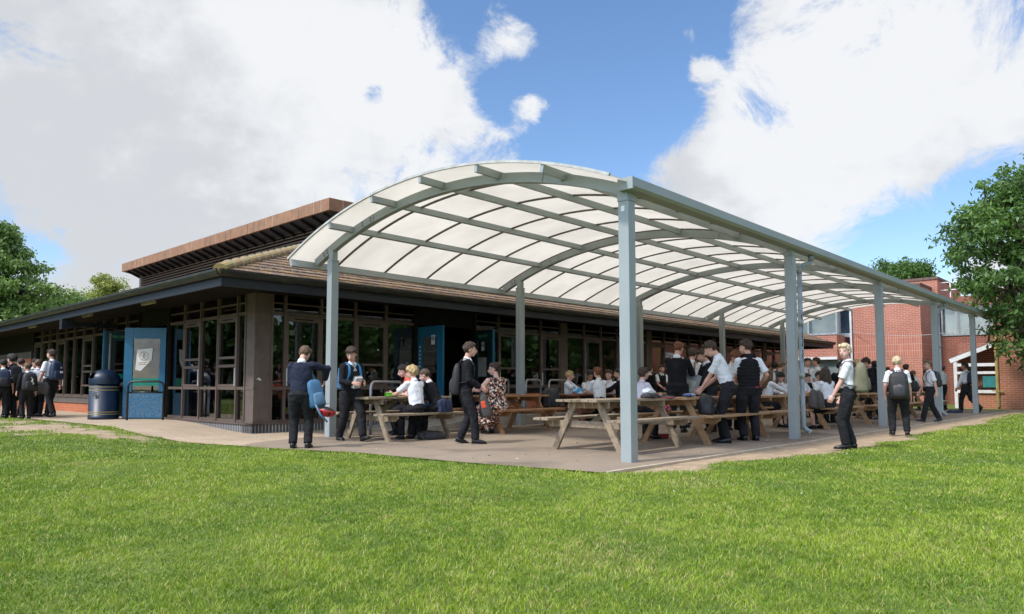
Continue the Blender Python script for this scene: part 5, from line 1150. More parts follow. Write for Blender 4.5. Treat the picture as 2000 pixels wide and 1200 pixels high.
def build_camera():
    c = bpy.data.cameras.new('camera'); c.sensor_width = 36; c.lens = F/2000*36; c.clip_end = 3000; c.clip_start = .05
    c.shift_x = (1000-XP)/2000; c.shift_y = (YP-600)/2000
    o = bpy.data.objects.new('camera', c); COL.objects.link(o); o.location = (0, 0, CAMZ); o.rotation_euler = (PI/2+TH, 0, 0); sc.camera = o
# ================================================================ who stands where
def pc(px, v): return K.w(K.onv(px, 700, v)[0], v)
def stepf(a=.13, b=-.13, za=.042, zb=.060, pa=6, pb=-22): return {-1: (-.050, a, za, pa), 1: (.050, b, zb, pb)}
def stepr(a=.13, b=-.13, za=.042, zb=.060, pa=6, pb=-22): return {1: (.050, a, za, pa), -1: (-.050, b, zb, pb)}
def sit(S, seat=.468, w=.06, fy=.22, spread=.05, dz=0):
    return dict(hips=(0, 0, (seat+.055*S+dz)/S), feet={-1: (-spread-.02, fy, .042, 0), 1: (spread+.02, fy+.02, .042, 0)})
TBL = .735
def ontable(S, x=.09, y=.27, z=.03): return {-1: (-x, y, (TBL+z)/S), 1: (x, y+.02, (TBL+z)/S)}
navy = cloth_navy; UP_V, DN_V, UP_U, DN_U = -47.2, 132.8, 42.7, -137.3
bp_black = pm('bag_black', (.012, .012, .014), .6, (.02, .02, .022), 9, bs=.4, bd=.01); bp_navy = pm('bag_navy', (.010, .020, .055), .6, (.02, .035, .07), 9, bs=.4, bd=.01)
bp_blue = pm('bag_blue', (.035, .12, .24), .7, (.06, .16, .28), 9, bs=.4, bd=.01); bp_olive = pm('bag_olive', (.17, .165, .10), .75, (.11, .105, .065), 7, bs=.4, bd=.01); bp_grey = pm('bag_grey', (.075, .065, .06), .75, (.05, .045, .04), 9, bs=.4, bd=.01)
bp_light = pm('bag_lightblue', (.11, .22, .34), .7); red_m = pm('helmet_red', (.42, .02, .025), .35); hood_grey = pm('hoodie_grey', (.10, .095, .09), .9, (.07, .065, .06), 7, bs=.5); coral = pm('vest_coral', (.72, .13, .07), .7)
bp_teal = pm('bag_teal', (.01, .06, .09), .6)
def build_people():
    # --- the walkers and standers at the front
    p = person('boy in navy jumper, back turned, bowed over a blue backpack by the left canopy post', gz(588, 877), 1.56, -4, 'jumper', hair=('short', 'lightbrown'), tc=navy, lean=9, head=(18, -34), vox=.009,
        feet={-1: (-.075, -.01, .042, 0), 1: (.06, .01, .042, 0)}, hands={-1: (-.06, .19, .60), 1: (.17, .22, .64, (1, -.3, .9))}, hips=(-.02, 0, .515))
    W = world_of(p); M = W @ Matrix.Translation((.235, .02, .60)) @ Matrix.Rotation(rad(-12), 4, 'Y') @ Matrix.Rotation(rad(40), 4, 'Z')
    R = backpack('open blue school backpack hanging from the shoulder of the bowed navy-jumper boy', M, .24, .15, .42, bp_blue, bp_light)
    mb = MB(); mb.tube([(.08, .08, .42), (.06, .10, .52), (-.02, .08, .58)], [(.022, .005)]*3, 8); mb.tube([(-.08, -.08, .05), (-.06, -.12, -.10), (.02, -.14, -.24)], [(.016, .005)]*3, 8); mb.build('strap', bp_light, R, smooth=True)
    M = W @ Matrix.Translation((.37, -.02, .545)); H = bpy.data.objects.new('helmet', None); COL.objects.link(H); H.matrix_world = M @ Matrix.Rotation(rad(12), 4, 'Y'); tag(H, 'red cycle helmet with dark vents hanging under the open blue backpack', 'helmet')
    mb = MB(); vs = []; n = 26; rg = 10; fs = []
    for i in range(rg+1):
        t = -.25+(PI/2+.25)*i/rg
        for k in range(n): a = 2*PI*k/n; vs.append((.135*math.cos(t)*math.cos(a), .10*math.cos(t)*math.sin(a), -.085*math.sin(t)))
    for i in range(rg):
        for k in range(n):
            if 2 <= i <= 7 and k % 4 == 1: continue
            k2 = (k+1) % n; fs.append((i*n+k, i*n+k2, (i+1)*n+k2, (i+1)*n+k))
    mb.add(vs, fs); o = mb.build('shell', red_m, H, smooth=True); q = o.modifiers.new('s', 'SOLIDIFY'); q.thickness = .012
    mb = MB(); mb.ell((0, 0, -.005), (.122, .088, .07), seg=18); mb.build('lining', black_metal, H, smooth=True); mb = MB(); mb.tube([(-.1, 0, .0), (-.05, 0, .09), (.0, .02, .12)], [.005]*3, 6); mb.build('strap', black_metal, H)
    p = person('striding boy in black jumper with bright blue backpack and clear lunch box', gz(684, 862), 1.60, 138, 'jumper', hair=('curly', 'brown'), head=(48, -20), lean=2, vox=.009, build=1.12, tie='stripe',
        feet={-1: (-.05, .17, .050, 14), 1: (.06, -.13, .042, 0)}, hands={-1: (-.04, .20, .60), 1: (.085, .19, .60)}, hips=(0, 0, .505))
    wear(p, 'bright blue backpack worn by the boy holding a clear lunch box', bp_blue, bp_blue, .30, .18, .44, marks=None, strap_mat=pm('strap_blue', (.02, .20, .42), .6))
    W = world_of(p); B1 = bpy.data.objects.new('lunch_box', None); COL.objects.link(B1); B1.matrix_world = W @ Matrix.Translation((.055, .335, .96)) @ Matrix.Rotation(rad(62), 4, 'X') @ Matrix.Rotation(rad(12), 4, 'Y'); tag(B1, 'clear plastic lunch box held by the striding boy with the blue backpack', 'lunch box')
    mb = MB(); mb.box((-.075, -.10, 0), (.075, .10, .045)); mb.build('tub', pm('clear_tub', (.55, .57, .57), .2), B1, bev=.012); mb = MB(); mb.box((-.08, -.105, .0455), (.08, .105, .058)); mb.build('lid', pm('tub_lid', (.42, .44, .45), .25), B1, bev=.005); mb = MB(); mb.box((-.02, -.07, .0585), (.015, .06, .061)); mb.build('spoon', black_metal, B1)
    p = person('boy in black jumper walking right in profile carrying a dark bag, coat over his shoulder', gz(908, 868), 1.62, 84, 'jumper', hair=('short', 'brown'), head=(4, -4), lean=4, vox=.009, tie='stripe', feet={1: (.045, .10, .044, 0), -1: (-.045, -.05, .052, -14)}, hands={-1: (-.02, .155, .545), 1: (.09, .15, .55)})
    W = world_of(p); wear(p, 'black bag slung on the back of the boy walking right with a dark coat', bp_black, bp_black, .30, .15, .50, drop=.04, straps=True)
    M = W @ Matrix.Translation((.05, .36, .42)) @ Matrix.Rotation(rad(14), 4, 'X'); R = backpack('charcoal rucksack with an orange patch carried in front by the boy walking right', M, .24, .16, .42, bp_grey, bp_black)
    mb = MB(); mb.tube([(0, .02, .40), (-.02, -.07, .50), (0, -.10, .54)], [(.02, .006)]*3, 8); mb.build('strap', bp_black, R, smooth=True); mb = MB(); mb.box((.10, -.06, .16), (.125, .01, .27)); mb.build('patch', pm('patch_orange', (.75, .09, .03), .6), R, bev=.01)
    p = person('tall boy in white shirt stooping over the table edge to reach into a black bag', gz(1418, 866), 1.72, -68, 'shirt', hair=('short', 'brown'), head=(-6, -34), lean=17, vox=.009, feet={-1: (-.06, -.02, .042, 0), 1: (.05, .02, .042, 0)}, hands={-1: (-.02, .215, .50), 1: (.08, .20, .52)}, hips=(0, -.03, .515))
    x, y = pc(1378, .62); slump('big black open rucksack on the bench end under the stooping boy\'s hands', (x, y, .47), 1.2, .33, .24, .34, bp_black, seed=4)
    p = person('boy in black quilted gilet over white shirt, back turned, at the table end', gz(1465, 862), 1.70, -4, 'gilet', hair=('short', 'brown'), head=(-42, -8), vox=.009, feet={-1: (-.06, .0, .042, 0), 1: (.06, -.01, .042, 0)}, hands={-1: (-.05, .19, .585), 1: (.16, .09, .56)}, build=1.08)
    p = person('blond boy in white shirt standing on the grass edge, olive rucksack on his back', gz(1660, 878), 1.54, -66, 'shirt', hair=('short', 'white_blond'), skin='pale', head=(-62, -3), vox=.009, tie='stripe', feet={-1: (-.055, .03, .042, 0), 1: (.055, -.03, .042, 0)}, hands={-1: (-.07, .13, .505), 1: (.10, .05, .495)})
    wear(p, 'olive and grey patterned rucksack on the blond boy standing on the grass edge', bp_olive, pm('bag_olive2', (.10, .10, .07), .7), .29, .20, .44, strap_mat=bp_grey)
    p = person('small white-blond boy seen from behind with a big black rucksack by the dirt strip', gz(1757, 851), 1.47, 24, 'shirt', hair=('short', 'white_blond'), skin='pale', vox=.010, feet={-1: (-.075, .0, .042, 0), 1: (.085, -.02, .042, 0)}, hands={-1: (-.14, .06, .50), 1: (.15, .08, .47)}, build=1.08, head=(0, -6))
    def loopmark(R):
        m = MB()
        for i in range(14): a, b_ = 2*PI*i/14, 2*PI*(i+1)/14; m.beam((.028*math.cos(a), -.185, .25+.016*math.sin(a)), (.028*math.cos(b_), -.185, .25+.016*math.sin(b_)), .004, .005)
        m.build('emblem', pm('emblem_pink', (.45, .35, .36), .6), R)
    wear(p, 'big black rucksack with yellow piping worn by the small white-blond boy', bp_black, pm('bag_black2', (.025, .025, .028), .5), .33, .21, .50, drop=.02, marks=loopmark, trim=pm('piping_yellow', (.55, .48, .06), .5))
    p = person('boy with glasses and striped tie walking left past the fourth canopy post', gz(1819, 825), 1.56, -80, 'shirt', hair=('short', 'lightbrown'), head=(-14, 0), vox=.011, glasses=True, tie='stripe', feet={-1: (-.05, .14, .044, 6), 1: (.05, -.14, .055, -18)}, hands={-1: (-.12, -.06, .44), 1: (.14, .12, .46)})
    wear(p, 'black backpack of the boy with glasses walking left', bp_black, bp_black, .27, .17, .40)
    p = person('dark-haired boy in white shirt walking off left at the far end, navy backpack', pc(1885, .35), 1.70, -28, 'longshirt', hair=('short', 'dark'), head=(-30, 0), skin='tan', vox=.014, feet={-1: (-.045, .10, .042, 0), 1: (.05, -.22, .11, -55)}, hands={-1: (-.13, .12, .46), 1: (.13, .10, .44)})
    wear(p, 'navy and teal backpack of the dark-haired boy at the far end', bp_navy, bp_teal, .29, .18, .42, strap_mat=bp_teal)
    # --- left-hand table
    S = 1.52; x, y = K.w(.55, 4.60)
    p = person('blond boy in white polo shirt sitting on the near bench, back to the lawn', (x, y), S, -38, 'polo', hair=('mop', 'blond'), head=(-38, -10), lean=13, vox=.009, hands={-1: (-.17, .27, .505), 1: (-.04, .26, .505)}, **sit(S))
    x, y = K.w(1.02, 4.60)
    p = person('boy with cropped hair in black jumper leaning left beside the seated blond boy', (x, y), S, -62, 'jumper', bottom='trousers', hair=('crop', 'cropped'), skin='pale', head=(-22, -22), lean=24, vox=.009, hands={-1: (-.14, .27, .50), 1: (-.02, .22, .47)}, **sit(S))
    x, y = K.w(1.5, 5.85); p = person('dark-haired woman in coral vest looking down, sitting behind the boy with cropped hair', (x, y), 1.66, -110, 'polo', bottom='trousers', hair=('bun', 'dark'), head=(10, -22), lean=12, vox=.010, tc=coral, skin='pale', group='staff', hands={-1: (-.10, .25, .46), 1: (.08, .24, .46)}, **sit(1.66, fy=.16))
    x, y = K.w(.95, 4.33); slump('navy cloth bag hanging on the bench behind the two seated boys', (x, y, .47), .8, .30, .12, .24, pm('bag_cloth_navy', (.02, .03, .075), .85), seed=2)
    x, y = K.w(.80, 4.55); slump('crumpled black bag on the ground under the left-hand table', (x, y, .008), .3, .48, .26, .16, bp_black, seed=8)
    x, y = K.w(.35, 5.05); R = empty('lunch_box', (x, y, .738), .5, 'bright green lunch box on the left-hand table', 'lunch box'); mb = MB(); mb.box((-.10, -.07, 0), (.10, .07, .06)); mb.build('tub', pm('tub_green', (.15, .60, .03), .4), R, bev=.012); mb = MB(); mb.box((-.103, -.073, .0605), (.103, .073, .072)); mb.build('lid', pm('tub_green2', (.10, .48, .03), .4), R, bev=.004)
    # --- woman in the flowered dress
    m, nt, b = newmat('flowered_cloth'); b.inputs['Roughness'].default_value = .8; v = coords(nt)
    c = (.010, .009, .010)
    for s_, th, col, of in ((16, .36, (.75, .66, .55), 0), (21, .34, (.36, .10, .04), 3), (24, .33, (.66, .42, .34), 7)):
        vo = N(nt, 'ShaderNodeTexVoronoi'); vo.inputs['Scale'].default_value = s_; ad = N(nt, 'ShaderNodeVectorMath', operation='ADD'); ad.inputs[1].default_value = (of, of, of); L(nt, v, ad.inputs[0]); L(nt, ad.outputs[0], vo.inputs['Vector'])
        c = mixrgb(nt, ramp(nt, vo.outputs['Distance'], th+.04, th-.02), c, col)
    L(nt, c, b.inputs['Base Color']); x, y = pc(972, 4.62)
    p = person('woman in long black flowered dress sitting on the left end of the orange table bench', (x, y), 1.66, -36, 'dress', bottom='none', hair=('bun', 'brown'), head=(-58, -8), lean=6, tc=m, bc=m, build=1.2, glasses=True, vox=.010, skin='pale', group='staff', hands={-1: (-.20, .18, .50), 1: (.02, .25, .50)}, hips=(0, 0, .345), feet={-1: (-.07, .10, .042, 0), 1: (.03, .16, .042, 0)})
    # --- group round the rear table behind the front one
    S = 1.5
    def seat(px, v, yaw, lab, **k):
        x, y = pc(px, v); kk = dict(vox=.011, hands=ontable(k.get('S', S))); kk.update(sit(k.get('S', S))); SS = k.pop('S', S); kk.update(k); return person(lab, (x, y), SS, yaw, **kk)
    seat(1110, 5.74, 118, 'fair boy in white shirt facing right at the rear table, blue crisp packet before him', hair=('short', 'blond'), skin='fair', head=(-20, -4), tie='stripe')
    seat(1150, 5.74, 160, 'dark-haired boy with glasses eating, facing the lawn at the rear table', hair=('short', 'dark'), skin='tan', glasses=True, head=(0, -12), hands={-1: (-.05, .20, .56), 1: (.05, .20, .60)})
    seat(1172, 4.46, -25, 'auburn boy in white shirt, back to the lawn, at the rear table', hair=('short', 'lightbrown'), S=1.62, head=(-10, 0), vox=.009, lean=10, dz=0) if 0 else seat(1172, 4.46, -25, 'auburn boy in white shirt, back to the lawn, at the rear table', hair=('short', 'ginger'), S=1.62, head=(-10, 0), vox=.009, lean=8)
    seat(1190, 5.0, -150, 'brown-haired boy half hidden behind the auburn boy at the rear table', hair=('short', 'brown'), S=1.55, head=(0, -8))
    seat(1212, 4.4, -70, 'dark-haired boy in black jumper in profile beside the front post', top='jumper', hair=('crop', 'dark'), S=1.6, head=(0, -10), skin='fair')
    x, y = pc(1076, 5.0); slump('black coat heaped on the end of the orange table bench', (x, y, .47), .4, .42, .25, .42, bp_black, seed=5)
    x, y = pc(1128, 5.35); R = empty('crisp_packet', (x, y, .738), .4, 'crumpled blue and white crisp packet on the rear table', 'food packet'); mb = MB(); bag_mesh(mb, .30, .06, .15, Matrix.Rotation(rad(20), 4, 'Y'), seg=16); mb.v = [(a*(1+.3*noise.noise(Vector((a*20, b_*20, c*20)))), b_, max(0.002, c)) for a, b_, c in mb.v]; mb.build('wrapper', pm('packet_blue', (.05, .32, .62), .3, (.6, .7, .8), 14, .5, .56), R)
    x, y = pc(1150, 5.1); R = empty('lunch_box', (x, y, .738), .2, 'clear lunch tub beside the blue crisp packet on the rear table', 'lunch box'); mb = MB(); mb.box((-.09, -.06, 0), (.09, .06, .06)); mb.build('tub', pm('clear_tub', (.55, .57, .57), .2), R, bev=.012); mb = MB(); mb.box((-.05, -.03, .0605), (.05, .03, .085)); mb.build('food', pm('bread', (.6, .5, .25), .8), R, bev=.01)
    # --- standing group behind the second front table
    p = person('tall auburn boy in black jumper, back turned, holding a clear folder', pc(1322, 2.35), 1.80, 20, 'jumper', hair=('short', 'ginger'), head=(26, -22), vox=.009, build=1.08, hands={-1: (-.03, .20, .56), 1: (.10, .20, .66)})
    W = world_of(p); R = bpy.data.objects.new('folder', None); COL.objects.link(R); R.matrix_world = W @ Matrix.Translation((.22, .20, .98)) @ Matrix.Rotation(rad(-12), 4, 'Z') @ Matrix.Rotation(rad(20), 4, 'Y'); tag(R, 'big clear plastic folder with a sheet of paper held by the tall auburn boy', 'folder')
    mb = MB(); mb.box((-.15, -.004, -.22), (.19, .004, .20)); mb.build('sleeve', pm('folder_clear', (.30, .33, .35), .2), R, bev=.01); mb = MB(); mb.box((-.12, -.0065, -.18), (.12, -.0045, .06)); mb.build('sheet', pm('paper_sheet', (.50, .52, .44), .6, (.3, .34, .26), 4), R); mb = MB(); mb.box((-.10, -.009, -.16), (.14, -.007, -.10)); mb.build('sheet_band', pm('paper_blue', (.42, .55, .6), .6), R)
    p = person('boy in white shirt with a brown strap over his shoulder, behind the clear folder', pc(1351, 2.9), 1.74, 24, 'shirt', hair=('short', 'brown'), head=(10, -10), vox=.012)
    wear(p, 'brown leather satchel of the boy behind the clear folder', pm('bag_leather', (.22, .11, .04), .6), pm('strap_leather', (.30, .15, .05), .6), .24, .10, .26, drop=.16, one=1)
    person('brown-haired girl half hidden behind the boy with the brown strap', pc(1368, 3.6), 1.70, 30, 'jumper', hair=('long', 'brown'), vox=.013)
    person('dark-haired boy in black jumper behind the stooping boy, head down', pc(1388, 1.95), 1.68, -100, 'jumper', hair=('short', 'brown'), head=(0, -25), vox=.011, lean=10, hands={-1: (-.05, .2, .5), 1: (.05, .2, .5)})
    p = person('curly ginger boy with striped tie looking down between the stooping boy and the gilet', pc(1428, 1.95), 1.68, 170, 'shirt', hair=('curly', 'ginger'), head=(0, -38), vox=.010, lean=8, tie='stripe', hands={-1: (-.04, .19, .58), 1: (.05, .18, .60)})
    person('boy in black jacket hidden behind the quilted gilet boy', pc(1443, 2.6), 1.55, 30, 'hoodie', hair=('short', 'dark'), vox=.013)
    x, y = pc(1270, .95); slump('flat black pencil bag with white tissue on the second front table', (x, y, .738), K.rot, .34, .2, .08, bp_black, seed=6)
    x, y = pc(1267, 1.0); R = empty('tissue', (x, y, .80), .3, 'crumpled white tissue on the flat black pencil bag', 'tissue'); mb = MB(); mb.ell((0, 0, .03), (.09, .07, .055), seg=18, rings=12); mb.v = [(a*(1+.5*noise.noise(Vector((a*30, b_*30, c*30)))), b_*(1+.5*noise.noise(Vector((a*30+4, b_*30, c*30)))), max(0, c*(1+.6*noise.noise(Vector((a*25, b_*25, c*25+5)))))) for a, b_, c in mb.v]; mb.build('paper', white_m, R)
    x, y = pc(1300, .95); R = empty('notebook', (x, y, .738), K.rot+.3, 'grey and red notebooks lying on the second front table', 'book'); mb = MB(); mb.box((-.17, -.12, 0), (.15, .12, .012)); mb.build('red_cover', pm('book_red', (.55, .04, .05), .5), R); mb = MB(); mb.box((-.15, -.10, .0125), (.11, .13, .03)); mb.build('grey_cover', pm('book_grey', (.12, .13, .13), .4), R)
    x, y = pc(1345, .95); R = empty('pencil_case', (x, y, .738), K.rot+.1, 'glossy blue and white pencil case on the second front table', 'pencil case'); mb = MB(); mb.ell((0, 0, .035), (.17, .09, .035), seg=22); mb.v = [(a, b_, max(.001, c)) for a, b_, c in mb.v]; mb.build('case', pm('case_blue', (.05, .10, .25), .15, (.55, .62, .72), 5, .48, .6), R, smooth=True)
    x, y = pc(1287, 1.75); R = empty('red_bag', (x, y, .01), .5, 'red plastic crate-like lunch bag on the ground under the second front table', 'bag'); mb = MB(); mb.prism([(-.13, -.09), (.13, -.09), (.13, .09), (-.13, .09)], 0, .07); mb.build('tray', pm('tray_red', (.32, .025, .025), .5), R, bev=.02); mb = MB(); mb.box((-.14, -.10, .0705), (.14, .10, .085)); mb.build('rim', pm('tray_red2', (.38, .02, .025), .4), R, bev=.008)
    x, y = pc(1301, 1.72); slump('red and white printed carrier bag on the bench under the second front table', (x, y, .47), .9, .16, .10, .15, pm('bag_red_print', (.40, .03, .06), .5, (.8, .6, .6), 16, .52, .6), seed=9)
    x, y = pc(1245, 1.2); person('boy in black sitting at the second front table hidden by the big front post', (x, y), 1.55, UP_U, 'jumper', hair=('short', 'brown'), lean=14, vox=.012, **sit(1.55)) if 0 else None
    x, y = K.w(2.5, 1.88); person('boy in black trousers sitting behind the big front post on the far bench', pc(1240, 1.95), 1.5, 60, 'shirt', hair=('short', 'brown'), lean=20, vox=.012, tc=pm('shirt_lilac', (.6, .58, .66), .85), hands={-1: (-.05, .24, .50), 1: (.12, .26, .50)}, **sit(1.5, fy=.2))
    # --- by the wall, in the shade
    person('small boy in black jumper standing in the shade just right of the rear post', pc(1268, 6.2), 1.50, 50, 'jumper', hair=('short', 'brown'), vox=.014)
    person('boy in black waistcoat with dark tie eating in the shade by the pavilion wall', pc(1291, 6.0), 1.52, 160, 'waistcoat', hair=('short', 'brown'), vox=.013, tie='black', head=(10, -8), hands={-1: (-.03, .18, .66), 1: (.08, .18, .56)})
    # --- third front table
    seat(1497, 1.75, 75, 'girl with long fair-brown hair and white blouse, side on at the third table', top='longshirt', bottom='skirt', hair=('long', 'lightbrown'), S=1.52, head=(10, -10), vox=.010)
    seat(1526, 1.76, -150, 'dark-haired boy with chin on his hands at the third table', hair=('mop', 'dark'), S=1.45, lean=14, head=(-10, -18), skin='fair', hands={-1: (.0, .16, .60), 1: (.04, .17, .60)})
    seat(1560, 1.9, 130, 'boy in white shirt partly hidden behind the second front post', hair=('short', 'brown'), S=1.45, lean=15, head=(0, -12))
    person('auburn boy in white shirt seen from behind beyond the long-haired girl', pc(1498, 3.7), 1.60, 40, 'shirt', hair=('curly', 'ginger'), vox=.013, lean=5)
    person('fair boy in grey hoodie standing behind the third table', pc(1522, 3.4), 1.60, 120, 'hoodie', hair=('short', 'lightbrown'), vox=.012, tc=hood_grey, head=(-60, -15))
    person('dark-haired boy in black far behind the gilet boy', pc(1482, 4.6), 1.55, -30, 'jumper', hair=('short', 'dark'), vox=.015)
    person('dark-haired boy in black by the blue corner post of the pavilion', pc(1512, 6.0), 1.78, 20, 'jumper', hair=('afro', 'dark'), vox=.016, skin='brown')
    person('boy looking left just left of the second front post', pc(1543, 3.9), 1.66, -80, 'shirt', hair=('short', 'brown'), vox=.013)
    # --- beyond the second front post
    person('boy with dark red tie standing right of the down pipe', pc(1575, 3.0), 1.72, 172, 'shirt', hair=('short', 'brown'), vox=.012, tie='red', head=(-12, 0))
    person('boy with black braces and hand to his mouth beside the red-tie boy', pc(1596, 2.8), 1.74, -70, 'shirt', hair=('short', 'brown'), vox=.012, hands={-1: (-.02, .12, .80), 1: (.14, .06, .50)})
    seat(1597, 1.75, 160, 'dark-haired girl with fringe, hands at her chin, facing the lawn at the fourth table', hair=('mop', 'dark'), S=1.5, head=(10, -6), hands={-1: (-.02, .18, .62), 1: (.04, .18, .62)})
    seat(1617, .46, -20, 'girl with long brown hair and white blouse, back to the lawn, at the fourth table', bottom='skirt', hair=('long', 'brown'), S=1.56, lean=8, vox=.010)
    x, y = pc(1590, .30); slump('big grey-brown school bag leaning on the bench behind the down pipe', (x, y, .47), .7, .40, .22, .40, bp_grey, seed=11, tilt=(0, 12))
    person('boy with short dark hair behind the long-haired girls', pc(1612, 4.6), 1.62, 30, 'hoodie', hair=('short', 'dark'), vox=.014)
    person('boy in black jumper, back turned, behind the blond boy on the grass edge', pc(1640, 1.9), 1.56, 30, 'jumper', hair=('curly', 'dark'), vox=.012)
    person('girl with blonde ponytail behind the blond boy with the olive rucksack', pc(1672, 2.2), 1.72, 20, 'jumper', hair=('pony', 'blond'), vox=.012, bottom='skirt')
    person('man with glasses and dark hair in black suit among the pupils', pc(1692, 2.9), 1.80, 170, 'jumper', hair=('short', 'dark'), vox=.012, glasses=True, group='staff', tie='black')
    person('boy with curly dark hair and black top, back turned, next to the man with glasses', pc(1708, 2.9), 1.78, 10, 'hoodie', hair=('curly', 'dark'), vox=.013, skin='brown')
    p = person('dark-haired boy in black hoodie looking down left behind the third post', pc(1704, 1.2), 1.70, -75, 'hoodie', hair=('mop', 'brown'), vox=.011, head=(0, -26), lean=8, hands={-1: (-.05, .18, .56), 1: (.05, .18, .56)}, feet={-1: (-.05, -.08, .042, 0), 1: (.06, .06, .042, 0)})
    wear(p, 'dark backpack of the boy in black hoodie behind the third post', bp_black, bp_teal, .26, .15, .40)
    person('boy in dark jacket just left of the third front post', pc(1722, 3.6), 1.60, 160, 'hoodie', hair=('short', 'dark'), vox=.014)
    person('boy looking right, partly hidden by the third front post', pc(1731, 2.4), 1.55, 60, 'shirt', hair=('short', 'brown'), vox=.013)
    p = person('boy in black jumper with brown hair standing beyond the black rucksack', pc(1768, 1.6), 1.62, 50, 'jumper', hair=('short', 'brown'), vox=.012, hands={-1: (-.03, .2, .55), 1: (.12, .16, .55)})
    person('fair boy in white shirt bending left between the black jumper and the boy with glasses', pc(1792, 2.2), 1.50, -60, 'shirt', hair=('short', 'lightbrown'), vox=.013, lean=12, head=(0, -20))
    x, y = pc(1783, 1.0); slump('black sports bag standing on the far table top', (x, y, .738), K.rot, .5, .25, .36, bp_black, seed=14)
    p = person('boy in white shirt and black trousers standing behind the fourth post', pc(1806, 2.0), 1.5, 120, 'shirt', hair=('short', 'brown'), vox=.014)
    p = person('boy in white shirt mostly hidden by the far down pipe', pc(1840, 1.6), 1.68, -30, 'shirt', hair=('short', 'lightbrown'), vox=.014, hands={-1: (-.1, .12, .5), 1: (.15, .08, .5)})
    for px, v, c, lab in ((1525, 1.15, (.75, .72, .65), 'pale sandwich wrapper on the third front table'), (1545, .95, (.10, .30, .55), 'small blue snack packet on the third front table'), (1625, 1.2, (.70, .70, .68), 'white paper napkin on the fourth front table'), (1185, 5.0, (.7, .68, .6), 'white food wrapping beside the clear tub on the rear table')):
        x, y = pc(px, v); R = empty('food_wrapper', (x, y, .738), px, lab, 'food packet'); mb = MB(); mb.ell((0, 0, .025), (.08, .05, .03), seg=16, rings=10); mb.v = [(a*(1+.5*noise.noise(Vector((a*30, b_*30+px, c_*30)))), b_*(1+.5*noise.noise(Vector((a*30+4, b_*30, c_*30+px)))), max(.001, c_)) for a, b_, c_ in mb.v]; mb.build('paper', pm('wrap_%d' % px, c, .6), R)
    x, y = pc(1860, .6); slump('navy cloth bag lying on the ground by the far down pipe', (x, y, .01), .5, .6, .3, .12, bp_navy, seed=16)
    # --- queue at the left-hand wall
    def pl(px, py, z=.145): return gz(px, py, z)
    p = person('tall boy in white shirt and navy backpack walking left past the brick wall', pl(97, 816), 1.66, -64, 'shirt', hair=('short', 'brown'), head=(-22, 0), vox=.012, feet={-1: (-.045, -.15, .055, -16), 1: (.05, .15, .045, 4)}, hands={-1: (-.15, .06, .50), 1: (.15, .02, .48)})
    def stripes(R):
        m = MB()
        for k in range(3): m.box((-.02+.026*k, -.182, .17), (-.004+.026*k, -.176, .22))
        m.add([(-.015, -.17, .29), (.03, -.17, .29), (.008, -.165, .33)], [(0, 1, 2)]); m.build('emblem', white_m, R)
    wear(p, 'navy backpack with white bars on the tall boy by the brick wall', bp_navy, bp_navy, .30, .21, .46, marks=stripes)
    person('boy in white shirt, back turned, with auburn hair at the brick wall', pl(70, 815), 1.42, -20, 'shirt', hair=('short', 'lightbrown'), vox=.013)
    x, y = pl(80, 817); p = person('black-haired boy facing right behind the white shirt in the left queue', pl(62, 814.5), 1.45, 100, 'jumper', hair=('short', 'dark'), vox=.014, head=(30, -15))
    p = person('small sandy-haired boy in black jumper with a black bag in the left queue', pl(50, 819), 1.30, -50, 'jumper', hair=('short', 'lightbrown'), vox=.012, head=(-25, -4)); 
    def swoosh(R): m = MB(); m.tube([(-.03, -.178, .30), (.01, -.182, .25), (-.005, -.184, .20), (.03, -.182, .15), (.01, -.178, .13)], [.006, .014, .016, .014, .006], 6); m.build('emblem', pm('mark_cream', (.6, .55, .42), .6), R)
    wear(p, 'black backpack with a cream swirl on the small sandy-haired boy', bp_black, bp_black, .30, .2, .40, marks=swoosh)
    M = Matrix.Translation((*pl(76, 818), .15)); slump('dark grey flat sports bag carried at hip height between two queueing boys', (pl(76, 818)[0], pl(76, 818)[1], .72), .2, .36, .08, .32, bp_grey, seed=21)
    person('boy in white shirt and black shorts in the left queue', pl(38, 816), 1.44, -40, 'shirt', bottom='shorts', hair=('short', 'brown'), vox=.013, head=(-30, -15))
    person('brown-haired boy peering between others in the left queue', pl(31, 814), 1.38, 120, 'jumper', hair=('short', 'brown'), vox=.014)
    p = person('boy with high dark hair and black jacket in the left queue', pl(19, 817), 1.52, -60, 'hoodie', hair=('afro', 'dark'), vox=.013, head=(-20, 0), skin='fair')
    wear(p, 'black backpack on the boy with high dark hair in the left queue', bp_black, bp_black, .28, .17, .42)
    person('dark-haired boy further back in the left queue', pl(10, 813), 1.45, 80, 'jumper', hair=('short', 'brown'), vox=.015)
    p = person('boy in white shirt at the very left edge with a dark backpack', pl(2, 818), 1.40, -40, 'shirt', hair=('short', 'dark'), vox=.013)
    wear(p, 'dark backpack on the boy at the very left edge', bp_navy, bp_black, .28, .17, .40)
    # --- inside, behind the glass
    v_ = B.onu(452, 700, .95)[0]; x, y = B.w(.95, v_); S = 1.5
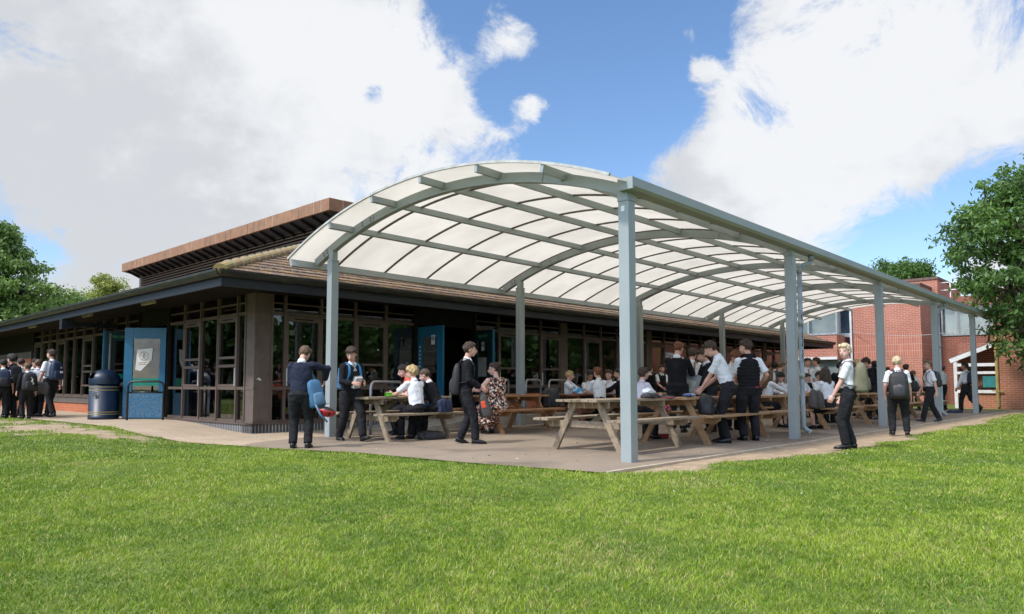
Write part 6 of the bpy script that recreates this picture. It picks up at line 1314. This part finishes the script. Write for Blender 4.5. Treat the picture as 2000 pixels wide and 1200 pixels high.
    person('boy in white shirt sitting inside behind the corner windows', (x, y), S, 70, 'shirt', hair=('short', 'dark'), vox=.012, z0=.12, hands={-1: (-.05, .2, .55), 1: (.05, .2, .60)}, **sit(S))
    R = empty('stool', (x, y, .12), .3, 'round stool under the boy sitting inside the corner windows', 'stool'); mb = MB(); mb.tube([(0, 0, .43), (0, 0, .465)], [.17, .17], 20); mb.build('seat', pm('stool_red', (.25, .03, .03), .5), R); mb = MB(); mb.tube([(0, 0, 0), (0, 0, .02), (0, 0, .03), (0, 0, .43)], [.18, .18, .03, .03], 16); mb.build('leg', galv, R)
    finish_people()
def build_tables():
    T = [(1.54, 1.2, 1.52, 'old', 'empty weathered grey picnic table nearest the big front post'), (.64, 5.2, 1.3, 'old', 'weathered picnic table with two boys on its near bench, left of the canopy'), (3.41, 5.2, 1.4, 'orange', 'orange-stained picnic table beside the woman in the flowered dress'),
         (5.95, 5.1, 1.4, 'dark', 'red-brown picnic table where white-shirted boys eat, in the rear row'), (3.80, 1.08, 1.62, 'mid', 'tan picnic table with black bag and notebooks, second in the front row'), (5.97, 1.1, 1.5, 'mid', 'tan picnic table with the long-haired girl, third in the front row'),
         (9.05, 1.1, 1.5, 'mid', 'tan picnic table right of the first down pipe, fourth in the front row'), (11.85, 1.1, 1.5, 'mid', 'tan picnic table beyond the third front post, fifth in the front row'), (14.65, 1.1, 1.5, 'mid', 'tan picnic table left of the boy with glasses, sixth in the front row'), (17.6, 1.1, 1.5, 'mid', 'tan picnic table by the last posts, farthest in the front row'),
         (9.0, 5.1, 1.5, 'mid', 'tan picnic table half hidden by the crowd in the rear row')]
    for t in T: table(*t)
# ================================================================ go
import time
def T_(f):
    t = time.time(); f(); print('%s %.1fs' % (f.__name__, time.time()-t))
for f in (build_lawn, build_grass, build_paving, build_pavilion, build_canopy, build_tables, build_school, build_props, build_trees, build_people, build_light, build_world, build_camera): T_(f)
sc.view_settings.view_transform = 'Standard'; sc.view_settings.look = 'None'; sc.view_settings.exposure = EXPO; sc.view_settings.gamma = 1
